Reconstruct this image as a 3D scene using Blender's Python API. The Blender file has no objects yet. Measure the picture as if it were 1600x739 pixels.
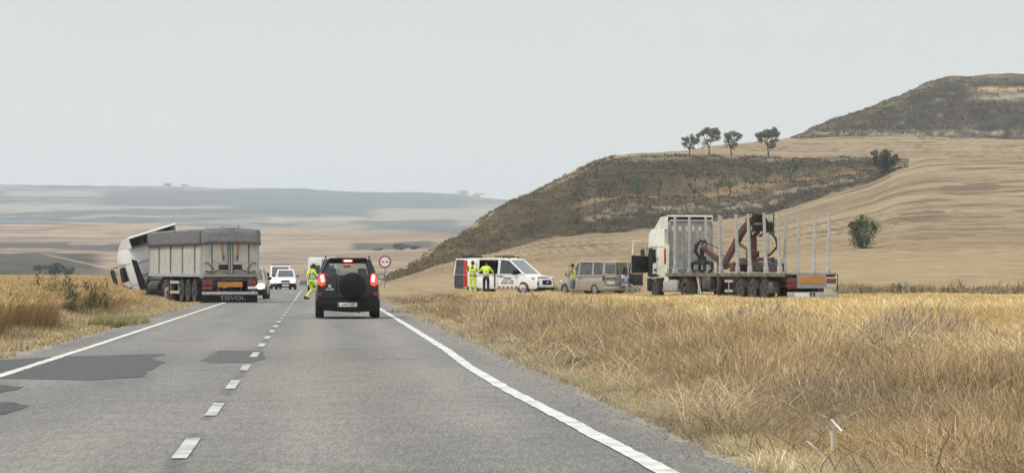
import bpy, bmesh, math, random
import numpy as np
from mathutils import Vector, Matrix, Euler, noise as mnoise
random.seed(7); RNG = np.random.default_rng(7)
R = math.radians
SC = bpy.context.scene
COL = SC.collection

# ------------------------------------------------------------------ camera, sky, sun, exposure
F, HZ, EYE = 4600.0, 425.0, 1.3           # focal length and horizon row in photograph pixels, eye height
cam_d = bpy.data.cameras.new("camera"); cam = bpy.data.objects.new("camera", cam_d); COL.objects.link(cam)
cam_d.sensor_width = 36.0; cam_d.lens = F / 1600 * 36.0
cam_d.clip_start = 0.5; cam_d.clip_end = 30000
TILT = math.atan((HZ - 369.5) / F)
cam.location = (0, 0, EYE); cam.rotation_euler = (R(90) + TILT, 0, 0)
SC.camera = cam

SUN_EL, SUN_AZ = 52.0, -128.0              # degrees; azimuth measured clockwise from +Y
sun_d = bpy.data.lights.new("sun", "SUN"); sun_d.energy = 1.5; sun_d.angle = R(14); sun_d.color = (1.0, .955, .89)
sun = bpy.data.objects.new("sun", sun_d); COL.objects.link(sun)
sd = Vector((math.sin(R(SUN_AZ)) * math.cos(R(SUN_EL)), math.cos(R(SUN_AZ)) * math.cos(R(SUN_EL)), math.sin(R(SUN_EL))))
sun.rotation_euler = sd.to_track_quat('Z', 'Y').to_euler()

world = bpy.data.worlds.new("World"); SC.world = world; world.use_nodes = True
wt = world.node_tree; wt.nodes.clear()
def wn(t, **k):
    n = wt.nodes.new(t)
    for a, b in k.items(): setattr(n, a, b)
    return n
sky = wn("ShaderNodeTexSky", sky_type='NISHITA', sun_disc=False, sun_elevation=R(SUN_EL), sun_rotation=R(SUN_AZ), air_density=1.0, dust_density=4.0)
hs = wn("ShaderNodeHueSaturation"); hs.inputs['Saturation'].default_value = .2
wt.links.new(sky.outputs[0], hs.inputs['Color'])
tc = wn("ShaderNodeTexCoord"); sp = wn("ShaderNodeSeparateXYZ"); wt.links.new(tc.outputs['Generated'], sp.inputs[0])
rmp = wn("ShaderNodeValToRGB")             # an overcast sky: palest near the horizon, much brighter overhead
rmp.color_ramp.elements[0].position = 0.0; rmp.color_ramp.elements[0].color = (.585, .60, .582, 1)
rmp.color_ramp.elements[1].position = 1.0; rmp.color_ramp.elements[1].color = (1.0, 1.0, 1.0, 1)
e = rmp.color_ramp.elements.new(.10); e.color = (.472, .488, .476, 1)
e = rmp.color_ramp.elements.new(.30); e.color = (.58, .605, .61, 1)
wt.links.new(sp.outputs['Z'], rmp.inputs[0])
sc_ = wn("ShaderNodeVectorMath", operation='SCALE'); sc_.inputs['Scale'].default_value = 12.25
wt.links.new(rmp.outputs[0], sc_.inputs[0])
cn = wn("ShaderNodeTexNoise"); cn.inputs['Scale'].default_value = 2.2; cn.inputs['Detail'].default_value = 3
mp = wn("ShaderNodeMapping"); mp.inputs['Scale'].default_value = (1, 1, 5); wt.links.new(tc.outputs['Generated'], mp.inputs[0]); wt.links.new(mp.outputs[0], cn.inputs[0])
mr = wn("ShaderNodeMapRange"); mr.inputs['From Min'].default_value = .3; mr.inputs['From Max'].default_value = .7; mr.inputs['To Min'].default_value = .96; mr.inputs['To Max'].default_value = 1.04
wt.links.new(cn.outputs[0], mr.inputs[0])
sc2 = wn("ShaderNodeVectorMath", operation='SCALE'); wt.links.new(sc_.outputs[0], sc2.inputs[0]); wt.links.new(mr.outputs[0], sc2.inputs['Scale'])
mx = wn("ShaderNodeMix", data_type='RGBA'); mx.inputs[0].default_value = .88
wt.links.new(hs.outputs[0], mx.inputs[6]); wt.links.new(sc2.outputs[0], mx.inputs[7])
bg = wn("ShaderNodeBackground"); bg.inputs['Strength'].default_value = .1
wo = wn("ShaderNodeOutputWorld"); wt.links.new(mx.outputs[2], bg.inputs[0]); wt.links.new(bg.outputs[0], wo.inputs[0])

SC.view_settings.view_transform = 'Standard'; SC.view_settings.look = 'None'
SC.view_settings.exposure = 0.36; SC.view_settings.gamma = 1.0; SC.view_settings.use_curve_mapping = False
SC.cycles.use_denoising = True
SC.cycles.max_bounces = 5; SC.cycles.diffuse_bounces = 2; SC.cycles.glossy_bounces = 3; SC.cycles.transmission_bounces = 4
SC.cycles.transparent_max_bounces = 10; SC.cycles.volume_bounces = 1
SC.cycles.use_adaptive_sampling = True; SC.cycles.adaptive_threshold = .02
try: SC.cycles.denoising_input_passes = 'RGB_ALBEDO_NORMAL'
except Exception: pass
SC.render.use_persistent_data = False

# ------------------------------------------------------------------ helpers
def tag(o, label=None, cat=None, group=None, kind=None):
    if label: o['label'] = label
    if cat: o['category'] = cat
    if group: o['group'] = group
    if kind: o['kind'] = kind
    return o
def empty(name, loc, rz=0, rot=None):
    o = bpy.data.objects.new(name, None); COL.objects.link(o)
    o.location = loc; o.rotation_euler = rot if rot else (0, 0, rz); o.empty_display_size = .3
    return o
def tree_copy(o, parent=None):
    c = o.copy(); COL.objects.link(c)
    if parent: c.parent = parent; c.matrix_parent_inverse = o.matrix_parent_inverse
    for ch in o.children: tree_copy(ch, c)
    return c
def s2l(c): return tuple(((v / 255) / 12.92 if v / 255 <= .04045 else ((v / 255 + .055) / 1.055) ** 2.4) for v in c)

MATS = {}
def mat(name, col, rough=.6, metal=0, noise=.12, nscale=6, bump=0, spec=.5, emit=None, estr=0, coat=0, trans=0, alpha=1, dirt=None, dirt_amt=0, ior=1.45):
    """Principled material whose colour is broken up by noise; 'dirt' lays a second colour over it in patches."""
    if name in MATS: return MATS[name]
    m = bpy.data.materials.new(name); m.use_nodes = True; nt = m.node_tree; b = nt.nodes['Principled BSDF']
    tcn = nt.nodes.new("ShaderNodeTexCoord")
    b.inputs['Roughness'].default_value = rough; b.inputs['Metallic'].default_value = metal
    b.inputs['Specular IOR Level'].default_value = spec; b.inputs['IOR'].default_value = ior
    b.inputs['Coat Weight'].default_value = coat; b.inputs['Transmission Weight'].default_value = trans; b.inputs['Alpha'].default_value = alpha
    n = nt.nodes.new("ShaderNodeTexNoise"); n.inputs['Scale'].default_value = nscale; n.inputs['Detail'].default_value = 6
    nt.links.new(tcn.outputs['Object'], n.inputs['Vector'])
    r = nt.nodes.new("ShaderNodeValToRGB"); r.color_ramp.elements[0].position = .3; r.color_ramp.elements[1].position = .7
    r.color_ramp.elements[0].color = tuple(max(0, v * (1 - noise)) for v in col[:3]) + (1,)
    r.color_ramp.elements[1].color = tuple(min(1, v * (1 + noise)) for v in col[:3]) + (1,)
    nt.links.new(n.outputs[0], r.inputs[0]); out = r.outputs[0]
    if dirt is not None:
        n2 = nt.nodes.new("ShaderNodeTexNoise"); n2.inputs['Scale'].default_value = 2.3; n2.inputs['Detail'].default_value = 8; n2.inputs['Roughness'].default_value = .65
        nt.links.new(tcn.outputs['Object'], n2.inputs['Vector'])
        q = nt.nodes.new("ShaderNodeMapRange"); q.inputs['From Min'].default_value = .42; q.inputs['From Max'].default_value = .72; q.inputs['To Max'].default_value = dirt_amt
        nt.links.new(n2.outputs[0], q.inputs[0])
        mm = nt.nodes.new("ShaderNodeMix"); mm.data_type = 'RGBA'; nt.links.new(q.outputs[0], mm.inputs[0]); nt.links.new(out, mm.inputs[6]); mm.inputs[7].default_value = tuple(dirt) + (1,)
        out = mm.outputs[2]
        rr = nt.nodes.new("ShaderNodeMapRange"); rr.inputs['From Max'].default_value = max(dirt_amt, .01); rr.inputs['To Min'].default_value = rough; rr.inputs['To Max'].default_value = min(1, rough + .35)
        nt.links.new(q.outputs[0], rr.inputs[0]); nt.links.new(rr.outputs[0], b.inputs['Roughness'])
    nt.links.new(out, b.inputs['Base Color'])
    if bump:
        bn = nt.nodes.new("ShaderNodeBump"); bn.inputs['Strength'].default_value = bump; bn.inputs['Distance'].default_value = .02
        nt.links.new(n.outputs[0], bn.inputs['Height']); nt.links.new(bn.outputs[0], b.inputs['Normal'])
    if emit is not None:
        b.inputs['Emission Color'].default_value = tuple(emit) + (1,); b.inputs['Emission Strength'].default_value = estr
    MATS[name] = m; return m

class MB:
    """collects primitives; build() links them as one mesh object"""
    def __init__(s): s.bm = bmesh.new()
    def _xf(s, vs, M):
        if M is not None: bmesh.ops.transform(s.bm, matrix=M, verts=vs)
    def box(s, c, d, rot=None, M=None, bev=0, taper=None):
        g = bmesh.ops.create_cube(s.bm, size=1); vs = g['verts']
        for v in vs: v.co = Vector((v.co.x * d[0], v.co.y * d[1], v.co.z * d[2]))
        if taper:
            for v in vs:
                if v.co.z > 0: v.co.x *= taper[0]; v.co.y *= taper[1]
        if bev:
            es = list({e for v in vs for e in v.link_edges})
            r = bmesh.ops.bevel(s.bm, geom=es, offset=bev, segments=2, affect='EDGES', profile=.5); vs = list({v for f in r['faces'] for v in f.verts} | {v for v in vs if v.is_valid})
        T = Matrix.Translation(c)
        if rot is not None: T = T @ Euler(rot).to_matrix().to_4x4()
        s._xf(vs, (M @ T) if M is not None else T); return s
    def cyl(s, p0, p1, r0, r1=None, n=12, caps=True, M=None):
        r1 = r0 if r1 is None else r1; p0 = Vector(p0); p1 = Vector(p1); d = p1 - p0
        g = bmesh.ops.create_cone(s.bm, cap_ends=caps, segments=n, radius1=max(r0, 1e-4), radius2=max(r1, 1e-4), depth=d.length)
        T = Matrix.Translation((p0 + p1) / 2) @ d.to_track_quat('Z', 'Y').to_matrix().to_4x4()
        s._xf(g['verts'], (M @ T) if M is not None else T); return s
    def tube(s, pts, r, n=8, M=None):
        pts = [Vector(p) for p in pts]; rs = r if isinstance(r, (list, tuple)) else [r] * len(pts); rings = []
        ref = None
        for i, p in enumerate(pts):
            d = (pts[min(i + 1, len(pts) - 1)] - pts[max(i - 1, 0)]).normalized()
            if ref is None: ref = d.orthogonal()
            ref = (ref - d * ref.dot(d)).normalized(); w = d.cross(ref)
            rings.append([s.bm.verts.new(p + (ref * math.cos(t) + w * math.sin(t)) * rs[i]) for t in [2 * math.pi * k / n for k in range(n)]])
        for a, b in zip(rings, rings[1:]):
            for k in range(n): s.bm.faces.new((a[k], a[(k + 1) % n], b[(k + 1) % n], b[k]))
        s.bm.faces.new(rings[0][::-1]); s.bm.faces.new(rings[-1])
        s._xf([v for g in rings for v in g], M); return s
    def prism(s, poly, a0, a1, axis='x', M=None, bev=0):
        """poly: 2D points; extruded from a0 to a1 along the axis. axis x: poly=(y,z); y: (x,z); z: (x,y)"""
        def P(p, a): return {'x': (a, p[0], p[1]), 'y': (p[0], a, p[1]), 'z': (p[0], p[1], a)}[axis]
        A = [s.bm.verts.new(P(p, a0)) for p in poly]; B = [s.bm.verts.new(P(p, a1)) for p in poly]; n = len(poly)
        fs = [s.bm.faces.new(A[::-1]), s.bm.faces.new(B)]
        for k in range(n): fs.append(s.bm.faces.new((A[k], A[(k + 1) % n], B[(k + 1) % n], B[k])))
        bmesh.ops.recalc_face_normals(s.bm, faces=fs); vs = A + B
        if bev:
            r = bmesh.ops.bevel(s.bm, geom=list({e for v in vs for e in v.link_edges}), offset=bev, segments=2, affect='EDGES', profile=.5)
            vs = list({v for f in r['faces'] for v in f.verts} | {v for v in vs if v.is_valid})
        s._xf(vs, M); return s
    def ring(s, c, r_out, r_in, w, n=28, M=None):
        """a tyre-like ring about the x axis, rounded shoulders"""
        prof = [(-w / 2, r_in), (-w / 2, r_out * .93), (-w * .38, r_out), (w * .38, r_out), (w / 2, r_out * .93), (w / 2, r_in)]
        rings = []
        for k in range(n):
            t = 2 * math.pi * k / n
            rings.append([s.bm.verts.new((c[0] + x, c[1] + r * math.cos(t), c[2] + r * math.sin(t))) for x, r in prof])
        m = len(prof)
        for k in range(n):
            a, b = rings[k], rings[(k + 1) % n]
            for j in range(m): s.bm.faces.new((a[j], a[(j + 1) % m], b[(j + 1) % m], b[j]))
        s._xf([v for g in rings for v in g], M); return s
    def face(s, pts, M=None):
        vs = [s.bm.verts.new(p) for p in pts]; s.bm.faces.new(vs); s._xf(vs, M); return s
    def slab(s, pts, t, M=None):
        """a thin solid panel: polygon of 3D points thickened by t against its normal"""
        pts = [Vector(p) for p in pts]; nrm = Vector((0, 0, 0))
        for i in range(len(pts)): nrm += pts[i].cross(pts[(i + 1) % len(pts)])
        nrm.normalize(); A = [s.bm.verts.new(p) for p in pts]; B = [s.bm.verts.new(p - nrm * t) for p in pts]; n = len(pts)
        s.bm.faces.new(A); s.bm.faces.new(B[::-1])
        for k in range(n): s.bm.faces.new((A[(k + 1) % n], A[k], B[k], B[(k + 1) % n]))
        s._xf(A + B, M); return s
    def sphere(s, c, r, sc=(1, 1, 1), n=12, M=None):
        g = bmesh.ops.create_uvsphere(s.bm, u_segments=n, v_segments=max(6, n // 2 + 2), radius=r)
        T = Matrix.Translation(c) @ Matrix.Diagonal((*sc, 1))
        s._xf(g['verts'], (M @ T) if M is not None else T); return s
    def build(s, name, m, parent=None, smooth=35, loc=None, rot=None, bevel=0, sub=0, fixn=True):
        if fixn: bmesh.ops.recalc_face_normals(s.bm, faces=s.bm.faces)
        me = bpy.data.meshes.new(name); s.bm.to_mesh(me); s.bm.free()
        o = bpy.data.objects.new(name, me); COL.objects.link(o); me.materials.append(m)
        if parent: o.parent = parent
        if loc: o.location = loc
        if rot: o.rotation_euler = rot
        if bevel:
            b = o.modifiers.new("bevel", 'BEVEL'); b.width = bevel; b.segments = 2; b.limit_method = 'ANGLE'; b.angle_limit = R(40)
        if sub:
            b = o.modifiers.new("sub", 'SUBSURF'); b.levels = sub; b.render_levels = sub
        if smooth:
            me.polygons.foreach_set('use_smooth', [True] * len(me.polygons))
            if not sub: me.set_sharp_from_angle(angle=R(smooth))
        return o

def np_mesh(name, V, Fq, m, colors=None, smooth=False, parent=None):
    """V (n,3), Fq (m,4) or (m,3) index arrays, colors (n,3) point colours"""
    me = bpy.data.meshes.new(name); n, k = Fq.shape
    me.vertices.add(len(V)); me.vertices.foreach_set('co', np.ascontiguousarray(V, dtype=np.float32).ravel())
    me.loops.add(n * k); me.loops.foreach_set('vertex_index', np.ascontiguousarray(Fq, dtype=np.int32).ravel())
    me.polygons.add(n); me.polygons.foreach_set('loop_start', np.arange(0, n * k, k, dtype=np.int32))
    try: me.polygons.foreach_set('loop_total', np.full(n, k, dtype=np.int32))
    except Exception: pass
    if smooth: me.polygons.foreach_set('use_smooth', np.ones(n, dtype=bool))
    me.update(calc_edges=True)
    if colors is not None:
        a = me.color_attributes.new("tone", 'FLOAT_COLOR', 'POINT')
        c4 = np.ones((len(V), 4), dtype=np.float32); c4[:, :3] = colors; a.data.foreach_set('color', c4.ravel())
    me.materials.append(m); o = bpy.data.objects.new(name, me); COL.objects.link(o)
    if parent: o.parent = parent
    return o

def tone_mat(name, rough=.85, transl=0, nscale=0, namt=.3, nstretch=(1, 1, 1), bump=0, spec=.2, nscale2=0):
    m = bpy.data.materials.new(name); m.use_nodes = True; nt = m.node_tree; b = nt.nodes['Principled BSDF']
    at = nt.nodes.new("ShaderNodeAttribute"); at.attribute_name = "tone"; out = at.outputs['Color']
    b.inputs['Roughness'].default_value = rough; b.inputs['Specular IOR Level'].default_value = spec
    if nscale:
        tcn = nt.nodes.new("ShaderNodeTexCoord"); mpn = nt.nodes.new("ShaderNodeMapping"); mpn.inputs['Scale'].default_value = nstretch
        nt.links.new(tcn.outputs['Object'], mpn.inputs[0]); hs_ = []
        for sc in ([nscale] + ([nscale2] if nscale2 else [])):
            n = nt.nodes.new("ShaderNodeTexNoise"); n.inputs['Scale'].default_value = sc; n.inputs['Detail'].default_value = 8; n.inputs['Roughness'].default_value = .65
            nt.links.new(mpn.outputs[0], n.inputs['Vector'])
            q = nt.nodes.new("ShaderNodeMapRange"); q.inputs['From Min'].default_value = .25; q.inputs['From Max'].default_value = .75
            q.inputs['To Min'].default_value = 1 - namt; q.inputs['To Max'].default_value = 1 + namt; nt.links.new(n.outputs[0], q.inputs[0])
            vm = nt.nodes.new("ShaderNodeVectorMath"); vm.operation = 'SCALE'; nt.links.new(out, vm.inputs[0]); nt.links.new(q.outputs[0], vm.inputs['Scale']); out = vm.outputs[0]
            hs_.append(n)
        if bump:
            bn = nt.nodes.new("ShaderNodeBump"); bn.inputs['Strength'].default_value = bump; bn.inputs['Distance'].default_value = .3
            nt.links.new(hs_[-1].outputs[0], bn.inputs['Height']); nt.links.new(bn.outputs[0], b.inputs['Normal'])
    nt.links.new(out, b.inputs['Base Color'])
    if transl:
        o = nt.nodes['Material Output']; tr = nt.nodes.new("ShaderNodeBsdfTranslucent"); nt.links.new(out, tr.inputs[0])
        ms = nt.nodes.new("ShaderNodeMixShader"); ms.inputs[0].default_value = transl
        nt.links.new(b.outputs[0], ms.inputs[1]); nt.links.new(tr.outputs[0], ms.inputs[2]); nt.links.new(ms.outputs[0], o.inputs[0])
    return m

_T = RNG.random((256, 256)).astype(np.float64)
def vnoise(x, y):
    xi = np.floor(x).astype(int); yi = np.floor(y).astype(int); fx = x - xi; fy = y - yi
    fx = fx * fx * (3 - 2 * fx); fy = fy * fy * (3 - 2 * fy)
    a = _T[xi % 256, yi % 256]; b = _T[(xi + 1) % 256, yi % 256]; c = _T[xi % 256, (yi + 1) % 256]; d = _T[(xi + 1) % 256, (yi + 1) % 256]
    return (a * (1 - fx) + b * fx) * (1 - fy) + (c * (1 - fx) + d * fx) * fy
def fbm(x, y, o=4, g=.5):
    s = 0; a = 1; t = 0
    for i in range(o): s = s + a * vnoise(x + 17.3 * i, y + 5.1 * i); t += a; a *= g; x = x * 2.03; y = y * 2.03
    return s / t
def sstep(a, b, x): t = np.clip((x - a) / (b - a), 0, 1); return t * t * (3 - 2 * t)
def road_c(Y): return -0.95 - .0668 * Y
# ------------------------------------------------------------------ the land
def ip(px, tab): return np.interp(px, [t[0] for t in tab], [t[1] for t in tab])
S_A = [(540,480),(600,441),(640,430),(684,413),(751,398),(846,374),(917,366),(998,362),(1113,347),(1200,334),(1273,312),(1360,286),(1403,266),(1450,256),(1600,250),(2300,240)]
S_C = [(520,490),(580,440),(600,432),(620,424),(650,406),(700,376),(750,343),(800,313),(850,290),(900,266),(930,252),(960,243),(1000,240),(1060,236),(1130,226),(1235,216),(1600,217),(2300,220)]
S_B = [(520,491),(580,441),(600,434),(620,428),(650,411),(700,381),(750,348),(800,318),(850,295),(900,271),(930,257),(960,248),(1000,246),(1100,244),(1187,244),(1273,247),(1360,250),(1403,254),(1450,250),(1600,244),(2300,238)]
S_T = [(520,482),(1160,215.6),(1235,214),(1260,203),(1300,190),(1340,177),(1380,160),(1420,145),(1450,130),(1480,123),(1520,119),(1600,117),(1750,119),(1900,135),(2300,150)]
S_M = [(-900,350),(0,352),(100,352),(235,353),(400,360),(550,361),(700,364),(800,368),(2300,370)]
S_F = [(-900,293),(0,289),(150,290),(270,290),(400,293),(560,298),(660,301),(720,306),(800,313),(900,318),(2300,318)]
def zof(s, Y): return EYE + (HZ - s) / F * Y
def knots_right(px):
    sA, sB, sC, sT = ip(px, S_A), ip(px, S_B), ip(px, S_C), ip(px, S_T)
    YA = ip(px, [(540,230),(600,255),(684,290),(846,370),(1000,420),(1200,470),(1403,590),(2300,620)])
    w = ip(px, [(600,.3),(900,.8),(1200,1),(1403,.25),(2300,.15)])
    YB = YA + 20 + 150 * w; YC = YB + ip(px, [(540,12),(930,25),(960,50),(1100,110),(1235,190),(2300,210)])
    sM = ip(px, [(540,482),(600,446),(700,434),(850,418),(1000,415),(1200,405),(1400,398),(1600,396),(2300,396)])
    YM = np.minimum(ip(px, [(540,215),(700,240),(1000,262),(2300,275)]), YA - 12)
    d = sA - sB
    terr = [(.10, .20), (.40, .30), (.50, .52), (.68, .62), (.96, .93)]    # (screen share, depth share): ledges and steep faces
    Ys = [np.full_like(px, -60.), np.full_like(px, 152.), YM, YA]
    Ss = [None, None, sM, sA]
    for a, b in terr: Ss.append(sA - d * a); Ys.append(YA + (YB - YA) * b)
    Ys += [YB, YC]; Ss += [sB, sC]
    YD = YC + 25; YE = YC + 60 + ip(px, [(1235,10),(1450,160),(1600,180),(2300,180)])
    Z = []
    for Y, s in zip(Ys, Ss): Z.append(np.zeros_like(px) if s is None else zof(s, Y))
    Ys.append(YD); Z.append(np.where(px > 1225, zof(np.minimum(sC, S_up(px)) + .3, YD), Z[-1] - 1.5))
    for t, h in ((.25, .42), (.5, .66), (.75, .86), (1, 1)):
        Y = YD + (YE - YD) * t; s = ip(px, S_C) + (sT - ip(px, S_C)) * h
        Ys.append(Y); Z.append(np.where(px > 1235, zof(s, Y), Z[-1] - 3))
    Ys.append(YE + 60); Z.append(Z[-1] - 1); Ys.append(YE + 500); Z.append(Z[-1] * .3); Ys.append(np.full_like(px, 9000.)); Z.append(np.full_like(px, -30.))
    return np.array(Ys), np.array(Z)
def S_up(px): return np.full_like(px, 217.)
def knots_left(px):
    sM, sF = ip(px, S_M), ip(px, S_F)
    tab = [(-60, 0, 1), (385, 0, 1), (430, -1.5, 1), (500, -9, 1), (700, -9, 1)]
    Ys = [np.full_like(px, float(a)) for a, _, _ in tab]; Z = [np.full_like(px, float(b)) for _, b, _ in tab]
    for Y, s in ((820, 433), (1000, 415), (1250, 395), (1500, 376)):
        s_ = np.minimum(s, 0 * px + s); Ys.append(np.full_like(px, float(Y))); Z.append(zof(s_, Y))
    Ys.append(np.full_like(px, 1750.)); Z.append(zof(sM, 1750.))
    Ys.append(np.full_like(px, 2100.)); Z.append(zof(sM + 6, 2100.)); Ys.append(np.full_like(px, 3000.)); Z.append(zof(np.full_like(px, 366.), 3000.))
    for Y, t in ((3600, .05), (4300, .34), (5100, .62), (6300, 1.)):
        Ys.append(np.full_like(px, float(Y))); Z.append(zof(355 + (sF - 355) * t, Y))
    Ys.append(np.full_like(px, 7400.)); Z.append(Z[-1] - 12); Ys.append(np.full_like(px, 9000.)); Z.append(Z[-1] - 60)
    return np.array(Ys), np.array(Z)
def interp_cols(Ys, Z, Y):
    """Ys,Z (k, n...), Y (n...) -> piecewise-linear value per point"""
    out = np.array(Z[0], dtype=float)
    for i in range(len(Ys) - 1):
        t = np.clip((Y - Ys[i]) / np.maximum(Ys[i + 1] - Ys[i], 1e-6), 0, 1)
        out = np.where(Y > Ys[i], Z[i] + (Z[i + 1] - Z[i]) * t, out)
    return out
def ground(X, Y, want=False):
    X = np.asarray(X, float); Y = np.asarray(Y, float)
    px = 800 + F * X / np.maximum(Y, 25.); px = np.clip(px, -900, 2300)
    kYr, kZr = knots_right(px); kYl, kZl = knots_left(px)
    zr = interp_cols(kYr, kZr, Y); zl = interp_cols(kYl, kZl, Y)
    off = X - road_c(Y)
    zl = zl - sstep(190, 320, Y) * .5 * np.exp(-(off / 9.) ** 2)
    zl = zl - .55 * np.exp(-((X + 18.0) / 1.6) ** 2 - ((Y - 137.5) / 2.6) ** 2)
    zr = np.where(px > 575, zr, -80.)
    # scarps are rough, fields gently rolled
    scarp = (Y > kYr[3]) & (Y < kYr[9]) & (px > 600); hill2 = (Y > kYr[10]) & (px > 1235)
    rough = np.where(scarp | hill2, 1.0, 0.0)
    d = fbm(X / 22. + 3, Y / 30. + 9, 4) - .5; d2 = fbm(X / 4.5, Y / 9., 3) - .5
    zr = zr + sstep(170, 240, Y) * (d * (0.7 + 1.6 * rough) + d2 * (.15 + .55 * rough)) * np.clip((Y - 170) / 300, 0, 1.3)
    far = sstep(700, 1300, Y)
    zl = zl + far * ((fbm(X / 160. + 40, Y / 260. + 2, 4) - .5) * Y / F * 9)
    z = np.maximum(zl, zr)
    near = 1 - sstep(160, 260, Y); ao = np.abs(off + .05)
    verge = sstep(4.1, 5.5, ao) * near
    # right: a shallow roadside bank; left: a shallow ditch before the crop
    z = z + verge * ((fbm(X / 2.3, Y / 5., 3) - .5) * .16) - near * .035 * (1 - sstep(3.6, 4.3, ao)) * 1.0
    z = z - near * .14 * np.exp(-((off - 6.2) / 1.0) ** 2) + near * .12 * np.exp(-((off - 8.8) / 1.6) ** 2)
    z = z - .10 * near * np.exp(-((off + 5.0) / .7) ** 2)
    if want: return z, px, HZ - (z - EYE) / np.maximum(Y, 1) * F, (zr > zl), kYr
    return z
def gz(x, y): return float(ground(np.array([x]), np.array([y]))[0])
def at(px, py, Y):
    """world point on the ray through a photograph pixel, at depth Y"""
    a = (px - 800) / F; b = -(py - 369.5) / F; c, s = math.cos(TILT), math.sin(TILT)
    dy = c - b * s; dz = s + b * c
    return Vector((a / dy * Y, Y, EYE + dz / dy * Y))
def on(px, Y, dz=0): x = (px - 800) / F * Y; return Vector((x, Y, gz(x, Y) + dz))

def C(*c): return np.array(c)
def lerp(a, b, t): return a * (1 - t[..., None]) + b * t[..., None]
def land_colour(X, Y, z, px, s, right, kY):
    n1 = fbm(X / 30. + 5, Y / 40., 4); n2 = fbm(X / 3., Y / 5. + 8, 4); n3 = fbm(px / 55., s / 3.0, 5)
    off = X - road_c(Y)
    top = np.maximum(ip(px, S_A), 217.); tA = np.clip((s - top) / np.maximum(ip(px, [(560, 446), (700, 434), (1000, 428), (1600, 440)]) - top, 5), -1, 2); tA = np.where(Y > kY[9] - 5, (s - 216) / 34. + 3, tA)
    streak = fbm(px / 300., tA * 34 + (n1 - .5) * 1.5, 4); fine = fbm(px / 85. + 30, tA * 105, 3); tram = np.exp(-(((tA * 15 + (fbm(px / 60., tA * 4, 2) - .5) * .35) % 1 - .5) / .10) ** 2)
    # stubble field
    c = lerp(C(.365, .278, .172), C(.275, .21, .132), np.clip((streak - .40) * 4, 0, 1)); c = c * (1 - .20 * tram * np.clip(fbm(px / 25., tA * 9, 3) * 2 - .3, 0, 1))[..., None]
    c = lerp(c, C(.40, .31, .19), np.clip((n1 - .52) * 3, 0, 1) * .8)
    c = lerp(c, C(.135, .105, .07), np.clip((fine - .54) * 8, 0, .8))
    YM = kY[2]
    low = sstep(150, 175, Y) * (1 - sstep(0, 25, Y - YM)) * right
    c = lerp(c, C(.37, .285, .165), low * .7)
    lowband = np.exp(-((Y - YM - 30) / 22.) ** 2) * right; c = lerp(c, C(.27, .2, .12), lowband * .5)
    # scarp of the first hill
    YA, YB = kY[3], kY[9]; t = (Y - YA) / np.maximum(YB - YA, 1)
    t = t + (n2 - .5) * .035
    edge = sstep(-.02, .03, t) * (1 - sstep(.97, 1.02, t)) * right * sstep(612, 640, px) * (1 - sstep(1395, 1425, px))
    scrub = lerp(C(.105, .085, .054), C(.05, .044, .032), np.clip((n3 - .42) * 4, 0, 1))
    scrub = lerp(scrub, C(.19, .145, .088), np.clip((fbm(px / 18. + 7, s / 2.4, 4) - .56) * 5, 0, 1) * .55)
    leftpart = 1 - sstep(720, 980, px)
    scrub = lerp(scrub, C(.215, .175, .10), leftpart * np.clip((fbm(px / 25., s / 8., 3) - .38) * 3, 0, 1) * .8)
    terr = (np.exp(-((t - .41) / .09) ** 2) * sstep(880, 930, px)); scrub = lerp(scrub, C(.38, .275, .16), terr * .95 * np.clip(n3 * 2.4, 0, 1))
    terr2 = (np.exp(-((t - .56) / .05) ** 2) * sstep(980, 1100, px)); scrub = lerp(scrub, C(.28, .21, .125), terr2 * .6)
    rock = np.exp(-((t - .255) / .022) ** 2) * 1.3 * sstep(905, 925, px) * (1 - sstep(1340, 1380, px)) * np.clip((fbm(px / 13., s / 2.2, 4) - .47) * 9, 0, 1)
    rock = rock + np.exp(-((t - .93) / .035) ** 2) * sstep(940, 1000, px) * np.clip((n3 - .36) * 6, 0, 1) * .8
    rock = rock + np.clip((fbm(px / 14. + 3, s / 2.2 + 1, 3) - .76) * 7, 0, 1) * .5
    rock = rock + np.exp(-((t - .03) / .03) ** 2) * sstep(900, 960, px) * np.clip((n3 - .5) * 6, 0, 1) * .5
    scrub = scrub * .68; scrub = lerp(scrub, C(.40, .345, .26), np.clip(rock, 0, 1) * .62)
    c = lerp(c, scrub, edge)
    # upper hill
    up = (Y > kY[11] - 8 + (n2 - .5) * 8) & right & (px > 1230); u = np.clip((217 - s) / 98., 0, 1)
    hc = lerp(C(.095, .08, .058), C(.048, .043, .035), np.clip((n3 - .4) * 4, 0, 1))
    hc = lerp(hc, C(.19, .155, .10), np.clip((fbm(px / 30., s / 5., 4) - .56) * 5, 0, 1) * .6)
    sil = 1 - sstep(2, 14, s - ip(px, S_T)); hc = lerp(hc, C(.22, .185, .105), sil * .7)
    rk = np.exp(-((s - 208) / 4.) ** 2) * np.clip((fbm(px / 11., s / 3., 4) - .46) * 9, 0, 1) + np.clip((fbm(px / 14. + 9, s / 2.6, 3) - .72) * 7, 0, 1) * .6
    rk = rk + np.exp(-((s - 152) / 6.) ** 2) * sstep(1500, 1540, px) * np.clip((n3 - .35) * 6, 0, 1)
    hc = hc * .74; hc = lerp(hc, C(.40, .355, .275), np.clip(rk, 0, 1) * .75)
    patch = sstep(1505, 1545, px) * np.exp(-((s - 140) / 4.2) ** 4); hc = lerp(hc, C(.42, .31, .18), patch)
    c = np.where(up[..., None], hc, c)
    # mid and far land on the left
    L = ~right & (Y > 560)
    b1 = fbm(px / 260. + 4, s / 7. + px / 300, 3); mc = lerp(C(.36, .275, .195), C(.25, .19, .14), np.clip((b1 - .4) * 4, 0, 1))
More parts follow.
